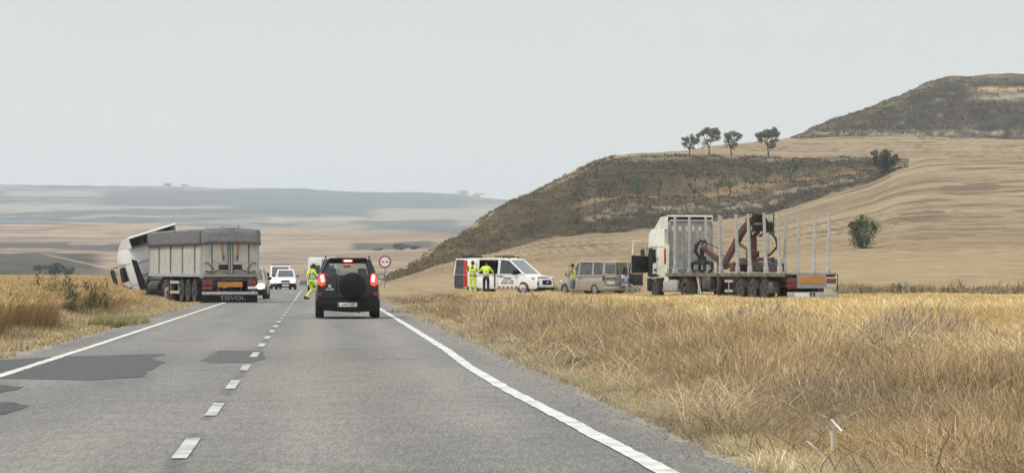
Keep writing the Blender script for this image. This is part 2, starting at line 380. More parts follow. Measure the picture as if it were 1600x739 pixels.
    mc = lerp(mc, C(.20, .15, .115), np.clip((fbm(px / 120. + 11, s / 1.6, 3) - .55) * 7, 0, .8)); mc = lerp(mc, C(.43, .34, .24), np.clip((fbm(px / 160. + 61 + s / 20, s / 1.9, 3) - .60) * 8, 0, .7))
    def strip(x0, x1, s0, s1, w=1.6, soft=20):
        return sstep(x0 - soft, x0, px) * (1 - sstep(x1, x1 + soft, px)) * sstep(s0 - w, s0, s + (n3 - .5) * 9) * (1 - sstep(s1, s1 + w, s + (n3 - .5) * 9))
    dk = strip(-900, 100, 379, 387) + strip(95, 235, 384, 390) + strip(560, 668, 379, 388) + strip(-900, 60, 343, 347) * .4
    mc = lerp(mc, C(.085, .085, .08), np.clip(dk, 0, 1) * .92)
    sc_ = strip(-900, 135, 397, 436, 3, 40); mc = lerp(mc, lerp(C(.03, .033, .028), C(.08, .07, .055), np.clip((n3 - .4) * 3, 0, 1)), np.clip(sc_, 0, 1) * .92)
    mc = lerp(mc, C(.13, .115, .09), np.clip(strip(130, 210, 420, 434, 2, 30), 0, 1) * .7)
    mc = lerp(mc, C(.5, .4, .29), np.clip(np.exp(-((s - (395 + (px - 60) * .22)) / 1.3) ** 2) * sstep(60, 80, px) * (1 - sstep(190, 240, px)), 0, 1) * .5)
    wv = (fbm(px / 150. + 3, s / 30., 2) - .5) * 16; fb = fbm(px / 260. + 8, (s + wv) / 5.2 + px / 300, 3); fc = lerp(C(.185, .175, .145), C(.075, .09, .08), np.clip((fb - .42) * 6, 0, 1)); ln1 = np.exp(-((((s + wv * .8 - px * .022) / 8.5) % 1 - .5) / .085) ** 2) * np.clip((fbm(px / 120. + 9, s / 14., 2) - .42) * 6, 0, 1); ln2 = np.exp(-((((s + wv * .4 + px * .03) / 13.) % 1 - .5) / .05) ** 2) * np.clip((fbm(px / 90. + 77, s / 14., 2) - .45) * 6, 0, 1); fc = lerp(fc, C(.40, .345, .26), np.clip(ln1 + ln2, 0, 1) * .8); fc = lerp(fc, C(.035, .045, .038), np.clip((fbm(px / 45. + 50, (s + wv) / 2.0, 3) - .60) * 9, 0, .7))
    big = strip(180, 700, 300, 333, 5, 60); fc = lerp(fc, C(.062, .075, .068), np.clip(big, 0, 1) * .85)
    fc = lerp(fc, C(.31, .27, .205), np.clip(strip(600, 760, 327, 344, 2, 40) + strip(430, 560, 341, 346, 1) + strip(20, 150, 300, 306, 2) + strip(110, 330, 322, 326, 1, 60) + strip(-900, 60, 322, 330, 2, 40), 0, 1) * .8)
    fc = lerp(fc, C(.06, .072, .07), np.clip(strip(560, 700, 345, 352, 1.5, 30) + strip(400, 760, 312, 316, 1) * .6, 0, 1) * .75)
    c = np.where((L & (Y < 2300))[..., None], mc, c); c = np.where((L & (Y >= 2300))[..., None], fc, c)
    # near ground: straw field to the right, earth and stubble verges, crop soil to the left
    near = (1 - sstep(150, 172, Y)) * np.ones_like(px)
    nc = lerp(C(.52, .40, .215), C(.40, .29, .15), np.clip((n2 - .4) * 2.5, 0, 1))
    nc = lerp(nc, C(.20, .155, .095), 1 - sstep(9.5, 12.0, off + (n2 - .5) * 3))
    nc = lerp(nc, C(.30, .27, .22), 1 - sstep(4.0, 4.7, np.abs(off) + (n2 - .5) * .6))
    left = sstep(0, 1, -off); nc = lerp(nc, C(.21, .165, .10), left * sstep(4.6, 6.0, -off))
    c = lerp(c, nc, np.where(off < 0, (1 - sstep(380, 400, Y)), near) * np.where(Y < 430, 1, 0))
    # weedy field margin behind the lorries
    wm = np.exp(-((Y - 158 - (n2 - .5) * 6) / 6.) ** 2) * sstep(8, 16, off); c = lerp(c, C(.15, .13, .085), wm * .8)
    c = np.where(((Y > 165) & (Y < 2300))[..., None], c * C(.88, .88, .87), c)
    return np.clip(c, 0, 1)

M_LAND = tone_mat("dry_land", .95, nscale=.55, namt=.30, nscale2=6, bump=.4, spec=.08)
def build_land():
    pxs = np.concatenate([np.linspace(-4600, -900, 24)[:-1], np.linspace(-900, -120, 80)[:-1], np.arange(-120, 1725, 2.6), np.linspace(1725, 2300, 60)[1:], np.linspace(2300, 6200, 24)[1:]])
    Ys = np.concatenate([np.array([-60, -40, -20, 0, 8, 14]), np.arange(16, 170, 1.6), np.arange(170, 370, 3.2), np.arange(370, 640, 1.5), np.arange(640, 700, 3.2), np.arange(700, 1150, 6), np.geomspace(1150, 1800, 60)[1:], np.geomspace(1800, 3400, 20)[1:], np.geomspace(3400, 6400, 110)[1:], np.array([6600, 7000, 7400, 8200, 9000.])])
    PX, YY = np.meshgrid(pxs, Ys); XX = (PX - 800) / F * np.maximum(YY, 100)
    z, px, s, right, kY = ground(XX, YY, True)
    c = land_colour(XX, YY, z, px, s, right, kY)
    nr, nc = PX.shape; V = np.stack([XX, YY, z], -1).reshape(-1, 3)
    i = np.arange(nr * nc).reshape(nr, nc); Fq = np.stack([i[:-1, :-1], i[:-1, 1:], i[1:, 1:], i[1:, :-1]], -1).reshape(-1, 4)
    o = np_mesh("ground", V, Fq, M_LAND, c.reshape(-1, 3), smooth=True)
    tag(o, kind='structure', label='dry farmland rising to terraced hills'); return float(z.min()), float(z.max())
LAND_LO, LAND_HI = build_land()

# air: far hills fade to blue grey
def build_haze():
    m = bpy.data.materials.new("haze_air"); m.use_nodes = True; nt = m.node_tree; nt.nodes.clear()
    v = nt.nodes.new("ShaderNodeVolumePrincipled"); v.inputs['Density'].default_value = HAZE; v.inputs['Color'].default_value = (.78, .875, .96, 1); v.inputs['Anisotropy'].default_value = .0
    o = nt.nodes.new("ShaderNodeOutputMaterial"); nt.links.new(v.outputs[0], o.inputs['Volume'])
    b = MB(); b.box((0, 4300, (LAND_LO + LAND_HI + 14) / 2), (25000, 10000, LAND_HI - LAND_LO + 16)); ob = b.build("haze", m, smooth=0); tag(ob, kind='stuff')
HAZE = .00013
build_haze()

# ------------------------------------------------------------------ road
RA = math.atan(.0668)
road_root_M = Matrix.Translation((-.95, 0, 0)) @ Matrix.Rotation(RA, 4, 'Z')
def road_xyz(off, y, lift=0):
    """road frame (offset from the centre line, distance) -> world"""
    X = road_c(y) + off
    z = ground(X, y) + .035 * (1 - sstep(160, 260, y)) * (1 - sstep(3.6, 4.3, np.abs(off + .05))) + .0
    return np.stack([X, y, z + lift + .004 + .03 * sstep(160, 260, y)], -1)
def asphalt_mat():
    m = bpy.data.materials.new("worn_asphalt"); m.use_nodes = True; nt = m.node_tree; b = nt.nodes['Principled BSDF']
    N = nt.nodes.new; Lk = nt.links.new
    at_ = N("ShaderNodeAttribute"); at_.attribute_name = "tone"; tcn = N("ShaderNodeTexCoord")
    out = at_.outputs['Color']; first = None
    mpn = N("ShaderNodeMapping"); mpn.inputs['Scale'].default_value = (1, .085, 1); Lk(tcn.outputs['Object'], mpn.inputs[0])
    for sc, amt, det in ((85, .34, 2), (24, .16, 3), (1.6, .09, 5)):
        n = N("ShaderNodeTexNoise"); n.inputs['Scale'].default_value = sc; n.inputs['Detail'].default_value = det; Lk(mpn.outputs[0] if sc > 5 else tcn.outputs['Object'], n.inputs['Vector'])
        first = first or n
        q = N("ShaderNodeMapRange"); q.inputs['From Min'].default_value = .3; q.inputs['From Max'].default_value = .7; q.inputs['To Min'].default_value = 1 - amt; q.inputs['To Max'].default_value = 1 + amt
        Lk(n.outputs[0], q.inputs[0]); vm = N("ShaderNodeVectorMath"); vm.operation = 'SCALE'; Lk(out, vm.inputs[0]); Lk(q.outputs[0], vm.inputs['Scale']); out = vm.outputs[0]
    Lk(out, b.inputs['Base Color']); b.inputs['Roughness'].default_value = .8; b.inputs['Specular IOR Level'].default_value = .3
    bn = N("ShaderNodeBump"); bn.inputs['Strength'].default_value = .5; bn.inputs['Distance'].default_value = .01; Lk(first.outputs[0], bn.inputs['Height']); Lk(bn.outputs[0], b.inputs['Normal'])
    return m
M_ASPH = asphalt_mat()
def build_road():
    ys = np.concatenate([np.arange(-50, 14, 4), np.arange(14, 60, .16), np.arange(60, 160, .5), np.arange(160, 420, 3.)])
    offs = np.linspace(0, 1, 90); le = -3.66 - .10 * sstep(40, 90, ys) + (fbm(ys * 1.3, ys * 0 + 3, 3) - .5) * .28; re = 3.84 + (fbm(ys * 1.3, ys * 0 + 8, 3) - .5) * .34
    U, YY = np.meshgrid(offs, ys); O = le[:, None] + (re - le)[:, None] * U
    V = road_xyz(O, YY); V[..., 2] -= .0 ; V[:, 0, 2] -= .03; V[:, -1, 2] -= .03
    b = fbm(O * .9, YY / 9., 4); c = lerp(C(.188, .180, .162), C(.148, .142, .130), np.clip((b - .35) * 2.5, 0, 1))
    # polished wheel tracks, dark oil band, sealed joint on the centre line, dusty shoulders
    for o0 in (.85, 2.45, -.85, -2.35): c = c * (1 + .10 * np.exp(-((O - o0) / .28) ** 2)[..., None])
    c = c * (1 - .16 * np.exp(-((O - 1.65) / .35) ** 2) * np.clip(fbm(O * 2, YY / 3., 2) * 1.6, 0, 1))[..., None]
    c = c * (1 - .42 * np.exp(-((O + .0 + .05 * (fbm(YY * .3, YY * 0, 2) - .5)) / .055) ** 4) * (fbm(O * 3, YY * 1.3, 2) > .35))[..., None]
    for k, (yc, x0, x1, w) in enumerate([(50, .8, 2.6, .09), (49, 1.1, 2.2, .05), (44, 1.4, 2.5, .05), (56, -2.3, -.9, .10), (96, -2.2, .2, .25), (82, -1.8, -.5, .2), (70, 1.2, 2.4, .12), (110, 1.2, 2.8, .4), (33, 1.7, 2.6, .03), (29, .7, 1.3, .02), (39, -1.2, -.3, .04)]):
        wob = (fbm(O * 1.7 + k * 7, O * 0 + k, 3) - .5) * .5
        c = c * (1 - .75 * np.exp(-((YY - yc - wob) / w) ** 2) * sstep(x0, x0 + .3, O) * (1 - sstep(x1 - .3, x1, O)) * np.clip(fbm(O * 4 + k, YY, 2) * 1.7, 0, 1))[..., None]
    dust = sstep(3.35, 3.8, np.abs(O)) * np.clip(fbm(O * 3, YY / 1.5, 4) * 1.8 - .3, 0, 1); c = lerp(c, C(.24, .22, .185), dust * .6)
    c = lerp(c, C(.20, .18, .145), np.exp(-((YY - 40) / 10) ** 2) * np.exp(-((O - 1.1) / .8) ** 2) * .25)
    nr, nc = O.shape; i = np.arange(nr * nc).reshape(nr, nc); Fq = np.stack([i[:-1, :-1], i[:-1, 1:], i[1:, 1:], i[1:, :-1]], -1).reshape(-1, 4)
    tag(np_mesh("road", V.reshape(-1, 3), Fq, M_ASPH, np.clip(c, 0, 1).reshape(-1, 3), smooth=True), kind='structure', label='worn grey asphalt road')
build_road()
def paint_mat():
    m = mat("road_paint", (.62, .62, .59), .6, noise=.14, nscale=14, dirt=(.24, .235, .22), dirt_amt=.75); return m
M_PAINT = paint_mat()
M_DASH = mat("worn_road_paint", (.48, .48, .455), .6, noise=.2, nscale=18, dirt=(.18, .175, .16), dirt_amt=1.0)
def strip_mesh(name, ys, o0, o1, lift, m, n=3, col=None, jag=0, label=None):
    ys = np.asarray(ys, float); o0 = o0(ys) if callable(o0) else np.full_like(ys, o0); o1 = o1(ys) if callable(o1) else np.full_like(ys, o1)
    if jag: o0 = o0 + (fbm(ys * 5, ys * 0 + 1, 2) - .5) * jag; o1 = o1 + (fbm(ys * 5, ys * 0 + 6, 2) - .5) * jag
    U, YY = np.meshgrid(np.linspace(0, 1, n), ys); O = o0[:, None] + (o1 - o0)[:, None] * U; V = road_xyz(O, YY, lift)
    nr, nc = O.shape; i = np.arange(nr * nc).reshape(nr, nc); Fq = np.stack([i[:-1, :-1], i[:-1, 1:], i[1:, 1:], i[1:, :-1]], -1).reshape(-1, 4)
    o = np_mesh(name, V.reshape(-1, 3), Fq, m, np.tile(np.array(col), (nr * nc, 1)) if col is not None else None, smooth=True)
    tag(o, kind='structure', label=label); return o
ln = np.concatenate([np.arange(-40, 14, 4), np.arange(14, 160, .35), np.arange(160, 330, 3.)])
roff = lambda y: np.interp(y, [0, 19, 24.9, 32, 40, 48.6, 70, 99, 140, 400], [3.22, 3.22, 3.16, 3.07, 3.05, 3.13, 3.18, 3.22, 3.2, 3.2])
loff = lambda y: np.interp(y, [0, 36, 52, 80, 105, 400], [-3.0, -2.98, -2.93, -2.92, -2.9, -2.9])
strip_mesh("road_edge_line", ln, lambda y: roff(y) - .075, lambda y: roff(y) + .075, .008, M_PAINT, jag=.03, label='solid white right edge line')
strip_mesh("road_edge_line", ln, lambda y: loff(y) - .07, lambda y: loff(y) + .07, .008, M_PAINT, jag=.03, label='solid white left edge line')
k = 0; y = 9.5
while y < 290:
    ll = 2.55 if y < 135 else 5.4
    strip_mesh("road_centre_dash", np.linspace(y - ll / 2, y + ll / 2, 9), -.052, .060, .008, M_DASH, jag=.008, label='white centre line dash'); y += 6.1
M_PATCH = M_ASPH
def road_patch(poly_px, colr, lift=.004):
    """fresh asphalt repair: corners given as points on the flat road, ragged at one end"""
    pts = []
    for (px_, py_) in poly_px:
        Y = F * EYE / (py_ - HZ); pts.append(((px_ - 800) / F * Y, Y))
    # densify with jitter
    out = []
    for i, p in enumerate(pts):
        q = pts[(i + 1) % len(pts)]; n = max(2, int(math.dist(p, q) / .25))
        for k in range(n): t = k / n; out.append((p[0] + (q[0] - p[0]) * t + RNG.normal() * .02, p[1] + (q[1] - p[1]) * t + RNG.normal() * .05))
    bm = bmesh.new(); f = bm.faces.new([bm.verts.new((x, y, .004 + lift)) for x, y in out]); bmesh.ops.triangulate(bm, faces=bm.faces)
    me = bpy.data.meshes.new("road_patch"); bm.to_mesh(me); bm.free(); a = me.color_attributes.new("tone", 'FLOAT_COLOR', 'POINT')
    for d in a.data: d.color = (*colr, 1)
    me.materials.append(M_PATCH); o = bpy.data.objects.new("road_patch", me); COL.objects.link(o); tag(o, kind='structure', label='dark asphalt repair patch')
road_patch([(-160, 589), (150, 594), (226, 589), (228, 582), (258, 567), (236, 560), (262, 553), (100, 557), (-60, 566)], (.072, .076, .075))
road_patch([(312, 564), (330, 567), (392, 567), (412, 561), (408, 548), (344, 548), (328, 556)], (.085, .088, .086))
road_patch([(-160, 617), (0, 615), (22, 610), (36, 605), (0, 602), (-160, 604)], (.06, .064, .064))
road_patch([(-160, 654), (0, 650), (16, 645), (45, 636), (30, 630), (0, 629), (-160, 634)], (.06, .064, .064))
# ------------------------------------------------------------------ grasses, crop and straw (uncountable)
M_GRASS = tone_mat("dry_grass", .8, transl=.25, spec=.15)
def blades(P, H, W, lean, colr, segs=2, tipw=.25, droop=.35, tipcol=1.12, face=None):
    """strips: P (n,3) roots, H heights, W widths, lean (n,2) sideways travel at the tip in heights, colr (n,3)"""
    n = len(P); th = RNG.random(n) * np.pi if face is None else face; wv = np.stack([np.cos(th), np.sin(th) * .6, np.zeros(n)], -1) * (W / 2)[:, None]
    V = []; Cc = []
    for k in range(segs + 1):
        t = k / segs; c = P.copy(); c[:, :2] += lean * (H * t ** 1.6)[:, None]
        l = np.hypot(lean[:, 0], lean[:, 1]); up = t * (1 - droop * t * np.clip(l, 0, 1.8) * .55); c[:, 2] += H * up * np.where(l > 1.2, .45, 1)
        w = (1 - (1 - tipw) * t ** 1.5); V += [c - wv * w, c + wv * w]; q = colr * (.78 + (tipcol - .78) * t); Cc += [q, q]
    V = np.stack(V, 1); Cc = np.stack(Cc, 1); m = V.shape[1]; base = np.arange(n)[:, None] * m; Fs = []
    for k in range(segs): Fs.append(np.stack([base[:, 0] + 2 * k, base[:, 0] + 2 * k + 1, base[:, 0] + 2 * k + 3, base[:, 0] + 2 * k + 2], -1))
    return V.reshape(-1, 3), np.stack(Fs, 1).reshape(-1, 4), Cc.reshape(-1, 3)
def join(parts):
    Vs, Fs, Cs = [], [], []; k = 0
    for V, Fq, Cc in parts: Vs.append(V); Fs.append(Fq + k); Cs.append(Cc); k += len(V)
    return np.concatenate(Vs), np.concatenate(Fs), np.concatenate(Cs)
def scatter(n, Y0, Y1, inside, power=1.0, pxl=-60, pxr=1680, bias=None):
    """n tries: depth drawn with the given power, lateral inside the picture's wedge (with a margin)"""
    Y = (Y0 ** power + (Y1 ** power - Y0 ** power) * RNG.random(n)) ** (1 / power); px = pxl + (pxr - pxl) * RNG.random(n); m = 1.5
    X = (px - 800) / F * Y + RNG.normal(size=n) * .0 + np.where(RNG.random(n) < .5, 0, 0)
    off = X - road_c(Y); k = inside(X, Y, off); return X[k], Y[k], off[k]
def rootz(X, Y): return np.stack([X, Y, ground(X, Y)], -1)
def mixc(n, cols, w=None):
    cols = np.array(cols); i = RNG.choice(len(cols), n, p=w); return np.clip(cols[i] * np.exp(RNG.normal(size=(n, 1)) * .26), 0, .95)
# lorry footprints kept clear of plants
def clear_of(X, Y, boxes):
    k = np.ones(len(X), bool)
    for cx, cy, th, L, W in boxes:
        dx, dy = X - cx, Y - cy; u = dx * -math.sin(th) + dy * math.cos(th); v = dx * math.cos(th) + dy * math.sin(th); k &= ~((np.abs(u) < L / 2) & (np.abs(v) < W / 2))
    return k
CROP_CLEAR = [(-15.6, 133.5, R(17), 26, 4.6), (-13, 122, R(14), 14, 3.0)]
def build_plants():
    # --- crop of ripe wheat, left
    edge = lambda Y: 5.35 + (fbm(Y / 4., Y * 0 + 2, 3) - .5) * 1.3 + .6 * np.exp(-((Y - 80) / 7) ** 2)
    ins = lambda X, Y, off: (-off > edge(Y)) & ~((X / Y > -.1275 + (fbm(Y / 3, Y * 0, 2) - .5) * .006) & (Y > 82)) & clear_of(X, Y, CROP_CLEAR) & ((-off > 7.4) | (Y < 74) | (Y > 79.5) )
    parts = []
    for n, Y0, Y1, wm, top, hmin in ((260000, 36, 72, 1.0, 0, 0), (330000, 72, 130, 1.5, 0, 0), (190000, 130, 230, 2.6, 1, 0), (130000, 230, 384, 4.5, 1, 0)):
        X, Y, off = scatter(n, Y0, Y1, ins, 1.5, -90, 520)
        P = rootz(X, Y); n_ = len(X); big = fbm(X / 3.5, Y / 8., 3)
        H = (.86 - .44 * np.exp(-((X / Y + .128) / .010) ** 2) * (Y > 80) + .12 * (big - .5) + RNG.normal(size=n_) * .045) * np.where(-off < edge(Y) + .35, .88, 1); W = (.006 + .003 * RNG.random(n_)) * wm
        lean = np.stack([.10 + RNG.normal(size=n_) * .12, RNG.normal(size=n_) * .12], -1)
        tone = mixc(n_, [(.43, .30, .145), (.35, .24, .11), (.50, .38, .20)]) * (.86 + .3 * fbm(X / 2. + 9, Y / 7., 3))[:, None]
        if not top: parts.append(blades(P, H, W, lean, tone, 2, .6, .2))
        # ears: thick drooping heads in the top layer
        E = P.copy(); E[:, :2] += lean * H[:, None] * .97; E[:, 2] += H * (.93 if not top else .80); el = np.stack([.55 + RNG.normal(size=n_) * .5, RNG.normal(size=n_) * .4], -1)
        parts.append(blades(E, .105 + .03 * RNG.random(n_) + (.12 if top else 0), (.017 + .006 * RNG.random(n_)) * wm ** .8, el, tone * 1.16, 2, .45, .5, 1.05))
    V, Fq, Cc = join(parts); tag(np_mesh("wheat_crop", V, Fq, M_GRASS, Cc), 'ripe golden wheat standing in the left field', 'crop', kind='stuff')
    # canopy body under the ears so that the crop is opaque
    xs = np.concatenate([np.linspace(-900, -100, 30), np.arange(-90, 530, 4.)]); ys = np.concatenate([np.arange(34, 130, .8), np.arange(130, 388, 4)])
    PX, YY = np.meshgrid(xs, ys); XX = (PX - 800) / F * YY; lim = np.minimum(road_c(YY) - edge(YY), np.where(YY > 82, -.1288 * YY, 99)) - .25 - np.where((YY > 74) & (YY < 79.5), 1.5, 0); XX = np.minimum(XX, lim)
    keep = clear_of(XX.ravel(), YY.ravel(), [(a, b, c, d + 1.2, e + .8) for a, b, c, d, e in CROP_CLEAR]).reshape(XX.shape)
    Z = ground(XX, YY) + np.where(keep & (XX < lim - .02), -.42 * np.exp(-((XX / YY + .128) / .010) ** 2) * (YY > 80) + .66 + (fbm(XX * 3, YY * 2, 3) - .5) * .14, 0.02); Z = np.where(YY > 385, 0, Z)
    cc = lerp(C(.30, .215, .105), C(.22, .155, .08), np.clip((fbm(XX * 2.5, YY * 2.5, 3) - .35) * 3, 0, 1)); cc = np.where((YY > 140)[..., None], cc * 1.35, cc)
    nr, nc = XX.shape; i = np.arange(nr * nc).reshape(nr, nc); Fq = np.stack([i[:-1, :-1], i[:-1, 1:], i[1:, 1:], i[1:, :-1]], -1).reshape(-1, 4)
    tag(np_mesh("wheat_undergrowth", np.stack([XX, YY, Z], -1).reshape(-1, 3), Fq, M_GRASS, cc.reshape(-1, 3), smooth=True), 'dense stalks inside the left wheat field', 'crop', kind='stuff')
    # --- left verge: short straw and weeds
    ins = lambda X, Y, off: (-off > 3.75 + .35 * RNG.random(len(X))) & (-off < 6.6) & clear_of(X, Y, [(-15.6, 131.5, R(18), 13, 3)])
    parts = []
    X, Y, off = scatter(420000, 36, 150, ins, 1.3, -60, 420); n_ = len(X); d = fbm(X * 1.1, Y / 2.2, 3); k = d + .25 * RNG.random(n_) > .50 - .16 * (-off - 3.9).clip(0, 1.4); X, Y, off = X[k], Y[k], off[k]; n_ = len(X)
    H = (.07 + .20 * sstep(4.2, 5.9, -off)) * (.5 + RNG.random(n_) * 1.1); W = .007 + .009 * RNG.random(n_)
    parts.append(blades(rootz(X, Y), H, W * (1 + Y / 90), RNG.normal(size=(n_, 2)) * .55, mixc(n_, [(.50, .40, .235), (.40, .30, .165), (.20, .19, .085), (.57, .49, .33)], [.45, .33, .08, .14]), 2))
    g = lambda X, Y, off: (np.abs(X + 9.75) < .3 + .25 * RNG.random(len(X))) & (np.abs(Y - 73) < 2.2) & (RNG.random(len(X)) < .4)      # a greener tuft
    X, Y, off = scatter(160000, 66, 76, g, 1, 40, 320); n_ = len(X); parts.append(blades(rootz(X, Y), .12 + .14 * RNG.random(n_), .016 + .01 * RNG.random(n_), RNG.normal(size=(n_, 2)) * .4, mixc(n_, [(.24, .24, .10), (.36, .32, .16)]), 2))
    V, Fq, Cc = join(parts); tag(np_mesh("verge_grass", V, Fq, M_GRASS, Cc), 'short dry grass along the left road edge', 'grass', kind='stuff')
    # --- right verge
    parts = []
    dense = lambda X, Y, off: (off > 3.84 + .22 * RNG.random(len(X))) & (off < 7.9 + 2.6 * (fbm(X / 3, Y / 6, 2) - .5) + .5 * RNG.random(len(X)))
    for n, Y0, Y1, wm in ((560000, 16.5, 36, 1.0), (480000, 36, 70, 1.5), (360000, 70, 150, 2.3)):
        X, Y, off = scatter(n, Y0, Y1, dense, 1.25, 540, 1690); n_ = len(X); cl = fbm(X / 1.3 + 3, Y / 2.6, 3); cl2 = fbm(X / .35, Y / .8, 2)
        k = cl2 + .3 * RNG.random(n_) > .47; X, Y, off, cl = X[k], Y[k], off[k], cl[k]; n_ = len(X)
        H = (.10 + .36 * sstep(4.2, 6.0, off) * (1 - .5 * sstep(7.5, 9.2, off))) * (.45 + .9 * RNG.random(n_)) * (.25 + 1.5 * cl) * (1 - .5 * sstep(80, 120, Y)); W = (.004 + .006 * RNG.random(n_)) * wm
        swirl = (fbm(X / 2.2 + 20, Y / 3.5, 2) - .5) * 5; lean = np.stack([np.sin(swirl) * .8 + RNG.normal(size=n_) * .75, np.cos(swirl) * .4 - .2 + RNG.normal(size=n_) * .45], -1)
        pale = (1 - sstep(4.2, 5.0, off + (cl - .5) * 2.4))[:, None]
        tone = mixc(n_, [(.39, .275, .145), (.30, .205, .105), (.56, .44, .26), (.10, .075, .045)], [.32, .24, .28, .16]) * (1 - pale) + mixc(n_, [(.56, .48, .31), (.46, .38, .23), (.30, .27, .14)], [.5, .38, .12]) * pale
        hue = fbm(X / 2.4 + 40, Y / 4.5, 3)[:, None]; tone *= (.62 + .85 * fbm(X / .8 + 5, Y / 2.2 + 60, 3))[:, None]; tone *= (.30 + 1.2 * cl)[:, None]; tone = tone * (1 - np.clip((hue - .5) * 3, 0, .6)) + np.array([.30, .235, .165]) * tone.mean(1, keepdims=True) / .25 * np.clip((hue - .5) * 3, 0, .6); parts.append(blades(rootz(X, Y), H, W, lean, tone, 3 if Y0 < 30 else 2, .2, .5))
    # upright stems with seed heads, and long broken pale straws lying through the mat
    for n, Y0, Y1, wm in ((6500, 16.5, 45, 1.0), (6500, 45, 110, 1.7)):
        X, Y, off = scatter(n, Y0, Y1, lambda X, Y, off: (off > 4.7) & (off < 9.5), 1.25, 540, 1690); k = fbm(X / 1.1 + 8, Y / 2.0, 3) > .47; X, Y = X[k], Y[k]; n_ = len(X); P = rootz(X, Y)
        H = .30 + .26 * RNG.random(n_); ln_ = RNG.normal(size=(n_, 2)) * .22; tone = mixc(n_, [(.50, .40, .25), (.36, .27, .16), (.42, .33, .22)]); parts.append(blades(P, H, np.full(n_, .0035) * wm, ln_, tone, 2, .7, .2))
        E = P.copy(); E[:, :2] += ln_ * H[:, None]; E[:, 2] += H * .93; parts.append(blades(E, .05 + .06 * RNG.random(n_), (.006 + .007 * RNG.random(n_)) * wm ** .7, ln_ * 1.5 + RNG.normal(size=(n_, 2)) * .4, tone * 1.15, 2, .3))
    for n, Y0, Y1, wm in ((30000, 16.5, 36, 1.0), (22000, 36, 70, 1.7)):
        X, Y, off = scatter(n, Y0, Y1, lambda X, Y, off: (off > 4.0) & (off < 9.5), 1.25, 540, 1690); k = fbm(X / .9 + 30, Y / 1.6, 3) > .46; X, Y = X[k], Y[k]; n_ = len(X); P = rootz(X, Y); P[:, 2] += .02 + .30 * RNG.random(n_) * sstep(4, 6, off[k])
        a = (fbm(X / 1.6, Y / 2.5, 2) - .5) * 4 + RNG.normal(size=n_) * .5; sg = np.where(RNG.random(n_) < .5, 1, -1); parts.append(blades(P, .25 + .3 * RNG.random(n_), (.0045 + .004 * RNG.random(n_)) * wm, np.stack([np.cos(a) * sg * 1.5, np.sin(a) * .7], -1), mixc(n_, [(.62, .50, .32), (.50, .38, .22), (.22, .16, .09)], [.45, .35, .2]), 3, .5, .7, 1.0))
    # wispy tall tufts
    for (px_, Yc, rad, hh) in [(780, 95, 1.0, .62), (745, 90, .8, .5), (815, 104, .8, .5), (1180, 54, .8, .72), (1235, 51, .7, .62), (1010, 62, .7, .55), (1430, 42, .8, .85), (1395, 43, .6, .7), (1120, 47, .6, .5), (660, 120, 1.0, .5), (1560, 37, .7, .6)]:
        n_ = 1100; a = RNG.random(n_) * 6.28; r = rad * np.sqrt(RNG.random(n_)) * .9; X = (px_ - 800) / F * Yc + r * np.cos(a); Y = Yc + r * np.sin(a) * 1.5
        H = hh * (.6 + .5 * RNG.random(n_)) * (1 - .5 * r / rad); tone = mixc(n_, [(.38, .29, .20), (.46, .36, .25), (.31, .225, .15)])
        parts.append(blades(rootz(X, Y), H, (.003 + .003 * RNG.random(n_)) * (1 + Yc / 45), np.stack([.35 + .35 * np.cos(a) + RNG.normal(size=n_) * .12, .3 * np.sin(a)], -1), tone, 3, .15, .4))
        E = rootz(X, Y); E[:, 0] += H * .62 * (.35 + .35 * np.cos(a)); E[:, 2] += H * .8
        parts.append(blades(E[::3], H[::3] * .28, (.010 + .006 * RNG.random(len(H[::3]))) * (1 + Yc / 80), RNG.normal(size=(len(H[::3]), 2)) * .4 + .3, tone[::3] * 1.2, 2, .2))
    # patches of green weeds low in the grass
    for (px_, Yc, rad) in [(1065, 43, .45), (905, 40, .25), (640, 95, 1.2), (670, 100, 1.0), (725, 118, .9), (1110, 36, .3)]:
        n_ = 260; rad = rad * .8; a = RNG.random(n_) * 6.28; r = rad * np.sqrt(RNG.random(n_)); X = (px_ - 800) / F * Yc + r * np.cos(a); Y = Yc + r * np.sin(a) * 1.6
        parts.append(blades(rootz(X, Y), .08 + .12 * RNG.random(n_), .012 + .014 * RNG.random(n_), RNG.normal(size=(n_, 2)) * .7, mixc(n_, [(.17, .18, .09), (.24, .23, .12), (.12, .12, .07)]), 2, .3))
    V, Fq, Cc = join(parts); tag(np_mesh("verge_grass", V, Fq, M_GRASS, Cc), 'tall brown dry grass on the right verge', 'grass', kind='stuff')
    # --- flattened golden straw on the right field
    VC = [(1.2 , 160.3, R(60), 6, 2.4), (12.2 , 139, R(20), 19, 3)]
    ins = lambda X, Y, off: (off > 7.4 + 2.4 * RNG.random(len(X))) & (Y < 157)
    parts = []
    for n, Y0, Y1, wm in ((330000, 26, 75, 1.6), (430000, 75, 157, 2.6)):
        X, Y, off = scatter(n, Y0, Y1, ins, 1.4, 690, 1700); n_ = len(X); cl = fbm(X / 2.2 + 7, Y / 4.5, 3)
        swirl = (fbm(X / 5 + 2, Y / 9, 2)) * 7; lean = np.stack([np.cos(swirl) * 1.1 + RNG.normal(size=n_) * .55, np.sin(swirl) * .6 + RNG.normal(size=n_) * .5], -1)
        P = rootz(X, Y); P[:, 2] += (.22 - .12 * sstep(85, 120, Y)) * np.clip(cl - .35, 0, 1) + .03 * RNG.random(n_)
        H = (.22 + .3 * RNG.random(n_) * (.4 + cl)) * (1 - .55 * sstep(85, 125, Y)); W = (.006 + .005 * RNG.random(n_)) * wm
        tone = mixc(n_, [(.72, .545, .28), (.60, .435, .205), (.84, .67, .39), (.38, .265, .125)], [.4, .3, .18, .12]) * (.72 + .52 * cl)[:, None]
